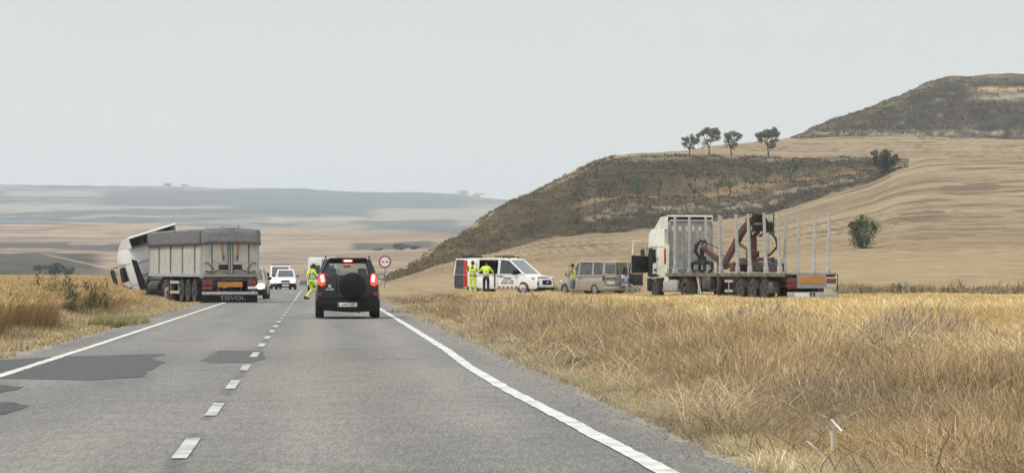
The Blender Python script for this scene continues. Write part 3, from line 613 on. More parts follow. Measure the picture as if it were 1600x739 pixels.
        parts.append(blades(P, H, W, lean, tone, 2, .5, .6, 1.0))
    # swathes: straw thrown into low ridges near the lorries
    V, Fq, Cc = join(parts); tag(np_mesh("straw_field", V, Fq, M_GRASS, Cc), 'flattened golden straw over the right field', 'straw', kind='stuff')
    # --- weedy margin behind, and rough tufts over the hill scarps
    parts = []
    Y = 150 + 14 * RNG.random(26000); off = 6 + 34 * RNG.random(26000); X = road_c(Y) + off + 3; px = 800 + X / Y * F; k = ((px > 1305) | ((px < 1000) & (Y > 163))) & (fbm(X / 2.5, Y / 3, 3) > .47); X, Y = X[k], Y[k]; n_ = len(X)
    parts.append(blades(rootz(X, Y), .25 + .55 * RNG.random(n_) * fbm(X / 3, Y, 2), .05 + .03 * RNG.random(n_), RNG.normal(size=(n_, 2)) * .4, mixc(n_, [(.25, .205, .125), (.33, .255, .15), (.16, .15, .09), (.40, .31, .18)]), 2))
    V, Fq, Cc = join(parts); tag(np_mesh("field_margin_weeds", V, Fq, M_GRASS, Cc), 'grey green weeds along the field margin behind the lorries', 'weeds', kind='stuff')
    parts = []
    px = 600 + 1080 * RNG.random(420000); Y = 240 + 820 * RNG.random(420000); X = (px - 800) / F * Y
    z, _, s, right, kY = ground(X, Y, True); t = (Y - kY[3]) / (kY[9] - kY[3]); up = (px > 1235) & (Y > kY[11] + 4) & (Y < kY[15] + 6)
    sil = (Y > kY[9] - 5) & (Y < kY[10] + 3) & (px < 960)
    k = right & (((t > 0) & (t < 1) & (px < 1420)) | up | sil) & (fbm(px / 14., Y / 12., 3) + .25 * RNG.random(len(px)) > .60); X, Y, z, px, s = X[k], Y[k], z[k], px[k], s[k]; n_ = len(X); up = up[k]
    H = (.16 + .34 * RNG.random(n_) ** 2) * (Y / 600) ** .5; tone = mixc(n_, [(.085, .074, .046), (.11, .09, .056), (.17, .132, .082), (.07, .066, .044)], [.34, .32, .2, .14])
    m = px < 900; tone[m] = tone[m] * .5 + np.array([.10, .08, .042])
    parts.append(blades(np.stack([X, Y, z - .05], -1), H, H * (.5 + .5 * RNG.random(n_)), RNG.normal(size=(n_, 2)) * .4, tone, 2, .3))
    V, Fq, Cc = join(parts); tag(np_mesh("hillside_scrub", V, Fq, M_GRASS, Cc), 'low dark scrub and dry tussocks on the hill scarps', 'scrub', kind='stuff')
build_plants()
# ------------------------------------------------------------------ vehicle kit
def glass_mat(name, tint=(.55, .6, .62), refl=.25):
    m = bpy.data.materials.new(name); m.use_nodes = True; nt = m.node_tree; nt.nodes.clear()
    o = nt.nodes.new("ShaderNodeOutputMaterial"); t = nt.nodes.new("ShaderNodeBsdfTransparent"); t.inputs[0].default_value = (*tint, 1)
    g = nt.nodes.new("ShaderNodeBsdfGlossy"); g.inputs['Roughness'].default_value = .04
    lw = nt.nodes.new("ShaderNodeLayerWeight"); fr = nt.nodes.new("ShaderNodeMath"); fr.operation = 'POWER'; fr.inputs[1].default_value = 4.0; nt.links.new(lw.outputs['Facing'], fr.inputs[0])
    ad = nt.nodes.new("ShaderNodeMath"); ad.operation = 'MULTIPLY_ADD'; ad.inputs[1].default_value = .7; ad.inputs[2].default_value = .04 + refl * .3
    nt.links.new(fr.outputs[0], ad.inputs[0]); ms = nt.nodes.new("ShaderNodeMixShader"); nt.links.new(ad.outputs[0], ms.inputs[0])
    nt.links.new(t.outputs[0], ms.inputs[1]); nt.links.new(g.outputs[0], ms.inputs[2]); nt.links.new(ms.outputs[0], o.inputs[0]); return m
DUST = (.34, .29, .22)
GL = glass_mat("window_glass"); GLD = glass_mat("tinted_glass", (.18, .2, .21), .3); GLC = glass_mat("clear_car_glass", (.86, .88, .88), .0); GLP = glass_mat("pale_glass", (.75, .8, .8), .5)
BLK = mat("black_car_paint", (.004, .005, .009), .16, spec=.35, coat=.45, dirt=DUST, dirt_amt=.02); PLB = mat("black_plastic", (.009, .010, .011), .55, spec=.2, dirt=DUST, dirt_amt=.05)
RUB = mat("tyre_rubber", (.022, .022, .023), .85, noise=.3, nscale=20, dirt=DUST, dirt_amt=.35); ALU = mat("alloy", (.42, .43, .44), .35, metal=.7, dirt=DUST, dirt_amt=.3)
WHT = mat("white_vehicle_paint", (.78, .79, .78), .28, noise=.03, coat=.4, dirt=DUST, dirt_amt=.22); CRM = mat("cream_lorry_paint", (.68, .68, .60), .35, noise=.05, dirt=(.30, .27, .21), dirt_amt=.4)
DRK = mat("dark_interior", (.018, .018, .02), .8); SEAT = mat("seat_cloth", (.045, .045, .05), .9)
CHAS = mat("lorry_chassis", (.035, .035, .036), .7, noise=.3, nscale=3, dirt=DUST, dirt_amt=.45); GALV = mat("galvanised_steel", (.44, .44, .425), .5, metal=.25, noise=.2, nscale=9, dirt=(.24, .21, .17), dirt_amt=.5)
ALP = mat("aluminium_panel", (.52, .50, .455), .5, metal=.15, noise=.08, nscale=2, dirt=(.33, .29, .23), dirt_amt=.5); TARP = mat("grey_tarpaulin", (.125, .13, .135), .6, noise=.2, nscale=5, bump=.3, dirt=(.26, .25, .23), dirt_amt=.5)
REDL = mat("red_lens", (.13, .010, .012), .3, dirt=DUST, dirt_amt=.25); REDON = mat("lit_red_lens", (.6, .02, .01), .3, emit=(1, .03, .02), estr=3.2); REDHOT = mat("lit_lamp_core", (1, .5, .3), .3, emit=(1, .42, .25), estr=8)
HEAD = mat("lit_headlamp", (1, .95, .85), .2, emit=(1, .70, .28), estr=4.2); AMBON = mat("lit_amber_lens", (1, .45, .05), .3, emit=(1, .42, .06), estr=9)
AMB = mat("amber_reflector", (.46, .20, .045), .45, noise=.2, nscale=3, dirt=(.3, .18, .06), dirt_amt=.4); LENS = mat("clear_lens", (.5, .52, .54), .12, coat=.5)
REDP = mat("crane_red", (.085, .024, .022), .45, noise=.25, dirt=(.09, .07, .06), dirt_amt=.6); PLATE = mat("number_plate", (.74, .75, .74), .4, noise=.03); INK = mat("black_lettering", (.02, .02, .02), .6)
SILV = mat("taupe_metallic_paint", (.40, .365, .31), .32, metal=.45, noise=.05, coat=.5, dirt=DUST, dirt_amt=.3); REDW = mat("red_vinyl", (.45, .02, .025), .4, noise=.06); NAVY = mat("navy_vinyl", (.022, .03, .048), .4, noise=.15, nscale=3, dirt=DUST, dirt_amt=.3)
DGREY = mat("dark_grey_paint", (.05, .055, .065), .3, coat=.5); BLUEG = mat("blue_grey_paint", (.10, .13, .19), .35, coat=.4); WLET = mat("white_lettering", (.38, .38, .37), .6, dirt=(.06, .06, .06), dirt_amt=.9)
STEELD = mat("worn_dark_steel", (.09, .085, .08), .55, metal=.4, noise=.3, nscale=8, dirt=DUST, dirt_amt=.3); ORST = mat("orange_strap", (.36, .17, .06), .7)

def text(name, s, size, m, parent, loc, rot, ext=.004, bold=.0, sx=1):
    c = bpy.data.curves.new(name, 'FONT'); c.body = s; c.size = size; c.extrude = ext; c.offset = bold; c.align_x = 'CENTER'; c.align_y = 'CENTER'
    o = bpy.data.objects.new(name, c); COL.objects.link(o); c.materials.append(m); o.parent = parent; o.location = loc; o.rotation_euler = rot; o.scale = (sx, 1, 1)
    bpy.context.view_layer.update(); me = bpy.data.meshes.new_from_object(o.evaluated_get(bpy.context.evaluated_depsgraph_get())); bpy.data.objects.remove(o); me.name = name; me.materials.clear(); me.materials.append(m)
    q = bpy.data.objects.new(name, me); COL.objects.link(q); q.parent = parent; q.location = loc; q.rotation_euler = rot; q.scale = (sx, 1, 1); return q
def wheel(root, x, y, r, w, rim=ALU, spokes=5, z=None, dual=False):
    """a part with two sub-parts: rubber and rim; the outer face looks away from the vehicle"""
    e = empty("wheel", (x, y, r if z is None else z)); e.parent = root; s = 1 if x > 0 else -1
    t = MB(); t.ring((0, 0, 0), r, r * .60, w)
    if dual: t.ring((-s * (w + .04), 0, 0), r, r * .6, w)
    t.build("tyre", RUB, e, smooth=50)
    m = MB(); f = s * w * .36; m.cyl((f - s * .14 * (w / .22), 0, 0), (f - s * .02, 0, 0), r * .60, r * .62, 24); m.ring((f - s * .01, 0, 0), r * .63, r * .52, w * .18)
    m.cyl((f - s * .02, 0, 0), (f + s * .025, 0, 0), r * .16, r * .13, 12)
    for k in range(spokes):
        a = 2 * math.pi * k / spokes; m.box((f, math.cos(a) * r * .33, math.sin(a) * r * .33), (.03, r * .40, r * .13), rot=(a, 0, 0))
    m.build("rim", rim, e, smooth=40); return e
def twheel(root, x, y, r=.5, w=.30, dual=False, z=None, rim=None):
    e = empty("wheel", (x, y, r if z is None else z)); e.parent = root; s = 1 if x > 0 else -1
    t = MB(); t.ring((0, 0, 0), r, r * .56, w, 36)
    for k in range(0, 36, 1):
        a = 2 * math.pi * k / 36; t.box((0, math.cos(a) * r * .985, math.sin(a) * r * .985), (w * .8, .045, .03), rot=(a - math.pi / 2, 0, 0))
    if dual: t.ring((-s * (w + .05), 0, 0), r, r * .56, w, 36)
    t.build("tyre", RUB, e, smooth=50)
    m = MB(); f = s * w * .42; m.ring((f - s * .03, 0, 0), r * .58, r * .50, w * .22, 28); m.cyl((f - s * (.16 if dual else .06), 0, 0), (f - s * (.12 if dual else .0), 0, 0), r * .52, r * .5, 28)
    m.cyl((f - s * .16, 0, 0), (f + s * (.02 if dual else .08), 0, 0), r * .24, r * .19, 16)
    for k in range(10):
        a = 2 * math.pi * k / 10; q = Vector((f - s * (.12 if dual else 0), math.cos(a) * r * .36, math.sin(a) * r * .36)); m.cyl(q, q + Vector((s * .04, 0, 0)), .018, n=6)
    m.build("rim", rim or STEELD, e, smooth=40); return e
def cut(o, cutter_mb):
    """boolean difference baked into the mesh; the cut faces take the cutter's dark material"""
    c = cutter_mb.build("cutter", DRK, smooth=0); o.data.materials.append(DRK)
    b = o.modifiers.new("b", 'BOOLEAN'); b.operation = 'DIFFERENCE'; b.object = c; b.solver = 'EXACT'
    try: b.material_mode = 'TRANSFER'
    except Exception: pass
    bpy.context.view_layer.update(); dg = bpy.context.evaluated_depsgraph_get(); me = bpy.data.meshes.new_from_object(o.evaluated_get(dg)); o.modifiers.clear(); old = o.data; o.data = me; me.name = old.name
    bpy.data.objects.remove(c); me.set_sharp_from_angle(angle=R(35)); return o
def loft_body(root, name, st, m, wheels=None, wr=.38, ww=.30, crown=.02):
    """st: stations (y, halfwidth, z_low, z_top); wheels: (y, z) of the arches"""
    b = MB(); rings = []
    for y, hw, zl, zt in st:
        h = zt - zl; half = [(hw - .12, zl), (hw - .03, zl + .05), (hw - .005, zl + .2 * h), (hw, zl + .5 * h), (hw - .012, zl + .78 * h), (hw - .045, zt - .035), (hw - .12, zt), (hw * .45, zt + crown)]
        pts = half + [(-x, z) for x, z in half[::-1]]; rings.append([b.bm.verts.new((x, y, z)) for x, z in pts])
    n = len(rings[0])
    for a, c in zip(rings, rings[1:]):
        for k in range(n): b.bm.faces.new((a[k], a[(k + 1) % n], c[(k + 1) % n], c[k]))
    b.bm.faces.new(rings[0][::-1]); b.bm.faces.new(rings[-1])
    o = b.build(name, m, root, smooth=0 if wheels else 40)
    if wheels:
        hw = max(s[1] for s in st); c = MB()
        for y, z in wheels:
            for s in (1, -1): c.cyl((s * (hw - ww), y, z), (s * (hw + .2), y, z), wr, n=28)
        cut(o, c); o.data.polygons.foreach_set('use_smooth', [True] * len(o.data.polygons)); o.data.set_sharp_from_angle(angle=R(32))
    return o
def greenhouse(root, belt, roof, m, gl, pr=.035, solid=(), names=None, rooft=.05, crown=.03, liner=True, skip=()):
    """belt and roof: matching loops of corner points. Pillars stand between them, panes (or painted panels) fill the gaps"""
    n = len(belt); B = [Vector(p) for p in belt]; T = [Vector(p) for p in roof]; p = MB()
    for b, t in zip(B, T): p.tube([b - (t - b) * .02, (b + t) / 2, t], pr, 8)
    for k in range(n):
        p.tube([T[k], T[(k + 1) % n]], pr * .9, 8); p.tube([B[k], B[(k + 1) % n]], pr * .8, 8)
    p.build("pillars", m, root, smooth=60)
    r = MB(); cz = sum((t.z for t in T)) / n; c = sum(T, Vector()) / n; ring = [r.bm.verts.new(t + Vector((0, 0, .012))) for t in T]; mid = [r.bm.verts.new(c.lerp(t, .8) + Vector((0, 0, crown))) for t in T]; low = [r.bm.verts.new(t - Vector((0, 0, rooft))) for t in T]
    for k in range(n):
        j = (k + 1) % n; r.bm.faces.new((ring[k], ring[j], mid[j], mid[k])); r.bm.faces.new((low[k], low[j], ring[j], ring[k]))
    r.bm.faces.new(mid); r.bm.faces.new(low[::-1]); r.build("roof", m, root, smooth=50)
    for k in range(n):
        if k in skip: continue
        j = (k + 1) % n; q = [B[k], B[j], T[j], T[k]]; c = sum(q, Vector()) / 4; q = [c + (v - c) * .985 for v in q]; nm = (names or {}).get(k, "window")
        if k in solid: MB().slab(q, .03).build("side_panel", m, root, smooth=0)
        else: MB().slab(q, .006).build(nm, gl, root, smooth=0)
def mirror(root, x, y, z, m, w=.17, h=.14):
    s = 1 if x > 0 else -1; o = MB().box((x + s * .12, y, z), (w, .10, h), bev=.03).tube([(x - s * .02, y, z - .05), (x + s * .08, y, z - .03)], .022).build("door_mirror", m, root)
    MB().box((x + s * .12, y - .052, z), (w - .04, .006, h - .035)).build("mirror_glass", LENS, o, smooth=0); return o
def seats(root, rows, z0=.55, hx=.38, bench=None, m=None):
    for y in rows:
        for s in (-1, 1):
            b = MB(); b.box((s * hx, y, z0), (.48, .5, .16), bev=.05); b.box((s * hx, y - .25, z0 + .32), (.46, .14, .58), rot=(R(12), 0, 0), bev=.05); b.box((s * hx, y - .34, z0 + .70), (.26, .10, .17), bev=.04)
            b.build("seat", m or SEAT, root)
def place(px, Y, name, label, cat, rz, group=None, dz=0):
    """anchor a vehicle on the ground; px is where its base centre stands in the photograph"""
    p = on(px, Y, dz); e = empty(name, p, rz); tag(e, label, cat, group); return e
RZ = RA                                     # heading of the road

# ------------------------------------------------------------------ black off-roader braking ahead
def black_suv():
    r = place(542.2, 84.0, "off_roader", "black off-roader braking in our lane, round spare wheel cover on its tailgate", "car", RZ); r.location.z = .02
    loft_body(r, "body", [(-2.06, .78, .34, 1.02), (-2.03, .85, .24, 1.08), (-1.75, .885, .22, 1.10), (0, .885, .22, 1.07), (.95, .88, .22, 1.05), (1.12, .86, .22, 1.02), (1.9, .82, .24, .9), (2.08, .72, .32, .74)], BLK, [(-1.32, .36), (1.35, .36)], .41)
    belt = [(-.80, -2.0, 1.10), (-.83, -1.25, 1.08), (-.83, -.35, 1.07), (-.82, .35, 1.06), (-.70, 1.05, 1.04), (.70, 1.05, 1.04), (.82, .35, 1.06), (.83, -.35, 1.07), (.83, -1.25, 1.08), (.80, -2.0, 1.10)]
    roof = [(-.56, -1.86, 1.60), (-.60, -1.15, 1.64), (-.61, -.35, 1.66), (-.60, .15, 1.64), (-.56, .3, 1.62), (.56, .3, 1.62), (.60, .15, 1.64), (.61, -.35, 1.66), (.60, -1.15, 1.64), (.56, -1.86, 1.60)]
    greenhouse(r, belt, roof, BLK, GLC, .045, names={9: "rear_window", 4: "windscreen"})
    g = MB()                                  # tailgate frame round the rear window and thick rear pillars
    g.slab([(-.80, -2.03, 1.10), (.80, -2.03, 1.10), (.765, -1.995, 1.20), (-.765, -1.995, 1.20)], .05)
    for s in (-1, 1): g.slab([(s * .80, -2.02, 1.08), (s * .60, -1.99, 1.18), (s * .50, -1.885, 1.56), (s * .60, -1.84, 1.64), (s * .70, -1.9, 1.4)], .05)
    g.slab([(-.58, -1.885, 1.53), (.58, -1.885, 1.53), (.56, -1.84, 1.61), (-.56, -1.84, 1.61)], .05)
    g.build("tailgate", BLK, r, smooth=30, bevel=.01)
    g = MB(); g.box((0, -2.075, .56), (1.34, .03, .02)); g.box((-.31, -2.065, .84), (.02, .02, .44)); g.build("tailgate_trim", PLB, r, smooth=0)
    MB().box((0, -1.93, 1.645), (1.06, .24, .05), rot=(R(-6), 0, 0), bev=.02).build("roof_spoiler", BLK, r)
    h = MB().box((0, -2.055, 1.595), (.27, .03, .055), bev=.01).build("brake_light", REDON, r); MB().box((0, -2.073, 1.59), (.19, .01, .03)).build("lit_core", REDHOT, h, smooth=0)
    MB().box((-.02, -1.975, 1.44), (.2, .01, .03)).build("defroster_tab", PLB, r, smooth=0)
    b = MB(); b.prism([(-.90, .30), (-.88, .52), (-.80, .56), (.80, .56), (.88, .52), (.90, .30), (.80, .20), (.4, .17), (.1, .16), (-.5, .20), (-.8, .22)], -2.16, -1.80, 'y', bev=.025); b.build("rear_bumper", PLB, r)
    MB().box((0, -2.165, .57), (1.5, .02, .03), bev=.008).build("bumper_strip", BLK, r)
    for s in (-1, 1):
        t = MB(); t.prism([(s * .64, .93), (s * .62, 1.04), (s * .655, 1.23), (s * .76, 1.24), (s * .83, 1.08), (s * .81, .95), (s * .74, .89)], -2.10, -1.90, 'y', bev=.015); tl = t.build("tail_light", REDON, r)
        c = MB(); c.box((s * .705, -2.105, 1.10), (.075, .012, .17), rot=(0, R(s * 8), 0), bev=.005); c.build("lit_core", REDHOT, tl)
        MB().box((s * .78, -2.155, .66), (.16, .03, .10), bev=.012).build("reflector", REDL, r)
        MB().tube([(s * .60, -1.6, 1.66), (s * .61, -1.5, 1.715), (s * .62, -.4, 1.73), (s * .61, -.1, 1.68)], .018).build("roof_rail", PLB, r)
        mirror(r, s * .86, .55, 1.15, PLB, .2, .16)
    c = MB(); c.cyl((.13, -2.11, .90), (.13, -2.30, .90), .37, .365, 40); c.cyl((.13, -2.30, .90), (.13, -2.33, .90), .355, .30, 40); o = c.build("spare_wheel_cover", PLB, r, bevel=.02)
    MB().tube([(.02, -2.335, .86), (.10, -2.338, .93), (.22, -2.335, .95)], .006).build("cover_crease", BLK, o)
    p = MB().box((-.01, -2.175, .375), (.53, .014, .115), bev=.004).build("number_plate", PLATE, r)
    text("lettering", "6347 GBT", .105, INK, p, (.02, -2.184, .372), (R(90), 0, 0), .001, .0015, .88); MB().box((-.25, -2.184, .375), (.04, .003, .10)).build("country_band", BLUEG, p, smooth=0)
    MB().box((-.58, -2.085, .80), (.05, .006, .035)).box((-.51, -2.085, .80), (.06, .006, .035)).box((-.43, -2.085, .80), (.07, .006, .045)).build("badge_strip", LENS, r, smooth=0); MB().cyl((-.50, -2.07, .89), (-.50, -2.085, .89), .045, n=16).build("maker_badge", LENS, r)
    MB().cyl((-.12, -2.05, .2), (-.12, -2.2, .19), .03, n=10).cyl((.3, -1.6, .19), (.3, -2.0, .17), .035, n=10).box((.05, -.6, .26), (1.1, 2.6, .12)).box((0, -1.32, .33), (1.4, .09, .09)).build("underbody", DRK, r, smooth=0)
    for x in (-.78, .78):
        for y in (-1.32, 1.35): wheel(r, x, y, .36, .24)
    seats(r, [.2], .60, .43); seats(r, [-.85], .48, .42); MB().box((0, .9, 1.0), (1.3, .3, .12)).tube([(-.37, .62, 1.06), (-.22, .62, 1.1), (-.22, .60, .98), (-.37, .6, .94), (-.5, .6, 1.0)], .015).build("dashboard", DRK, r)
black_suv()

# ------------------------------------------------------------------ generic cars and vans seen head on or from behind
def small_car(name, label, cat, px, Y, rz, paint, L=4.2, W=1.76, H=1.62, lights=True, dz=0, suv=True, blight=False):
    r = place(px, Y, name, label, cat, rz, dz=dz); h = W / 2; f = L / 2; bz = H * .62
    loft_body(r, "body", [(-f, h - .12, .38, bz - .1), (-f + .06, h - .03, .25, bz), (0, h, .22, bz + .01), (f - 1.15, h - .01, .22, bz), (f - .9, h - .03, .23, bz - .02), (f - .2, h - .06, .25, bz - .14), (f, h - .16, .34, bz - .32)], paint, [(-f + .8, .34), (f - .78, .34)], .39)
    belt = [(-(h - .1), -f + .1, bz), (-(h - .07), -.6, bz), (-(h - .07), .3, bz), (-(h - .16), f - 1.0, bz), (h - .16, f - 1.0, bz), (h - .07, .3, bz), (h - .07, -.6, bz), (h - .1, -f + .1, bz)]
    roof = [(-(h - .3), -f + .35, H - .04), (-(h - .27), -.6, H), (-(h - .27), .1, H), (-(h - .3), f - 1.75, H - .05), (h - .3, f - 1.75, H - .05), (h - .27, .1, H), (h - .27, -.6, H), (h - .3, -f + .35, H - .04)]
    greenhouse(r, belt, roof, paint, GL, .04, names={3: "windscreen", 7: "rear_window"})
    b = MB(); b.prism([(-(h - .02), .48), (-(h - .1), .25), (h - .1, .25), (h - .02, .48), (h - .2, .56), (-(h - .2), .56)], f - .3, f + .03, 'y', bev=.02); b.build("front_bumper", PLB, r)
    MB().box((0, f + .01, bz - .30), (.7, .03, .14), bev=.01).build("grille", PLB, r); MB().box((0, f + .04, .40), (.52, .012, .11)).build("number_plate", PLATE, r, smooth=0)
    MB().tube([(-h + .05, -f + .05, .4), (h - .05, -f + .05, .4)], .09).build("rear_bumper", PLB, r)
    for s in (-1, 1):
        MB().sphere((s * (h - .30), f - .01, bz - .28), .16, (1.3, .6, .85)).build("headlight", HEAD if lights else LENS, r)
        MB().box((s * (h - .13), -f + .03, bz - .15), (.12, .12, .3), bev=.03).build("tail_light", REDON if blight else REDL, r); mirror(r, s * (h - .02), f - 1.35, bz + .1, PLB)
        for y in (-f + .8, f - .78): wheel(r, s * (h - .11), y, .34, .21)
    seats(r, [-.1], .55, .36); MB().box((0, 0, .3), (W - .5, L - 1.2, .12)).build("underbody", DRK, r, smooth=0); return r
def panel_van(name, label, px, Y, rz, paint, L=4.9, W=1.95, H=2.1, lights=True, dz=0, rearglass=True, roofbars=False):
    r = place(px, Y, name, label, "van", rz, dz=dz); h = W / 2; f = L / 2; bz = 1.12
    loft_body(r, "body", [(-f, h - .06, .36, bz), (-f + .05, h, .3, bz), (f - 1.3, h, .28, bz), (f - .85, h - .03, .28, bz), (f - .15, h - .08, .3, bz - .2), (f, h - .2, .4, bz - .4)], paint, [(-f + 1.0, .35), (f - .95, .35)], .41)
    belt = [(-(h - .05), -f + .03, bz), (-(h - .04), -.1, bz), (-(h - .04), .7, bz), (-(h - .14), f - .9, bz), (h - .14, f - .9, bz), (h - .04, .7, bz), (h - .04, -.1, bz), (h - .05, -f + .03, bz)]
    roof = [(-(h - .13), -f + .08, H - .02), (-(h - .15), -.1, H), (-(h - .15), .6, H), (-(h - .2), f - 1.6, H - .06), (h - .2, f - 1.6, H - .06), (h - .15, .6, H), (h - .15, -.1, H), (h - .13, -f + .08, H - .02)]
    greenhouse(r, belt, roof, paint, GL, .06, solid=(0, 6), names={3: "windscreen"}, skip=(7,))
    for s in (-1, 1):
        d = MB(); x0, x1 = s * .03, s * (h - .09); zs = [(.5, 1.2), (1.78, H - .06)]
        for z0, z1 in zs: d.box(((x0 + x1) / 2, -f + .03, (z0 + z1) / 2), (abs(x1 - x0), .05, z1 - z0), bev=.01)
        d.box((x0 + s * .06, -f + .03, 1.49), (.12, .048, .62)); d.box((x1 - s * .05, -f + .03, 1.49), (.1, .048, .62)); o = d.build("rear_door", paint, r)
        MB().box(((x0 + x1) / 2, -f + .03, 1.49), (abs(x1 - x0) - .16, .012, .6)).build("window", GLD, o, smooth=0)
        MB().box((s * (h - .04), -f + .02, 1.05), (.1, .08, .42), bev=.02).build("tail_light", REDL, r)
        MB().sphere((s * (h - .32), f - .0, bz - .34), .15, (1.2, .6, .9)).build("headlight", HEAD if lights else LENS, r); mirror(r, s * h, f - 1.2, bz + .25, PLB, .22, .3)
        for y in (-f + 1.0, f - .95): wheel(r, s * (h - .13), y, .35, .23)
    if roofbars:
        for yy in (-1.2, .3): MB().tube([(-h + .16, yy, H - .03), (-h + .16, yy, H + .1), (h - .16, yy, H + .1), (h - .16, yy, H - .03)], .025).build("roof_bar", PLB, r)
    MB().box((0, f - .08, .42), (W - .25, .3, .26), bev=.05).build("front_bumper", PLB, r); MB().box((0, -f, .42), (W - .1, .14, .2), bev=.03).build("rear_bumper", PLB, r); MB().box((0, f + .01, .72), (.8, .04, .16), bev=.02).build("grille", PLB, r)
    seats(r, [.9], .7, .45); MB().box((0, 0, .36), (W - .5, L - 1.2, .14)).build("underbody", DRK, r, smooth=0); return r
small_car("oncoming_car", "white oncoming car with lit headlamps, nearest of the cars beyond the lorry", "car", 446.5, 240, RZ + math.pi, WHT, H=1.66)
panel_van("oncoming_van", "white van with roof bars driving behind the white oncoming car", 438.5, 262, RZ + math.pi, WHT, H=2.12, roofbars=True)
small_car("queued_car", "dark car half hidden at the left of the oncoming white van", "car", 425.5, 286, RZ + math.pi, DGREY, H=1.5, lights=False)
small_car("passing_car", "pale gold car with one lit headlamp showing past the stranded grey trailer", "car", 391.5, 142.5, RZ + math.pi - .03, mat("pale_gold_paint", (.36, .31, .22), .3, metal=.4, coat=.5), H=1.5, W=1.74)
panel_van("waiting_van", "white van ahead of the black off-roader, seen from behind", 503.5, 200, RZ, WHT, H=2.28, L=5, W=2.0, lights=False)
small_car("distant_car", "small blue grey car far down the road over the crest", "car", 476.5, 410, RZ, BLUEG, H=1.5, lights=False)

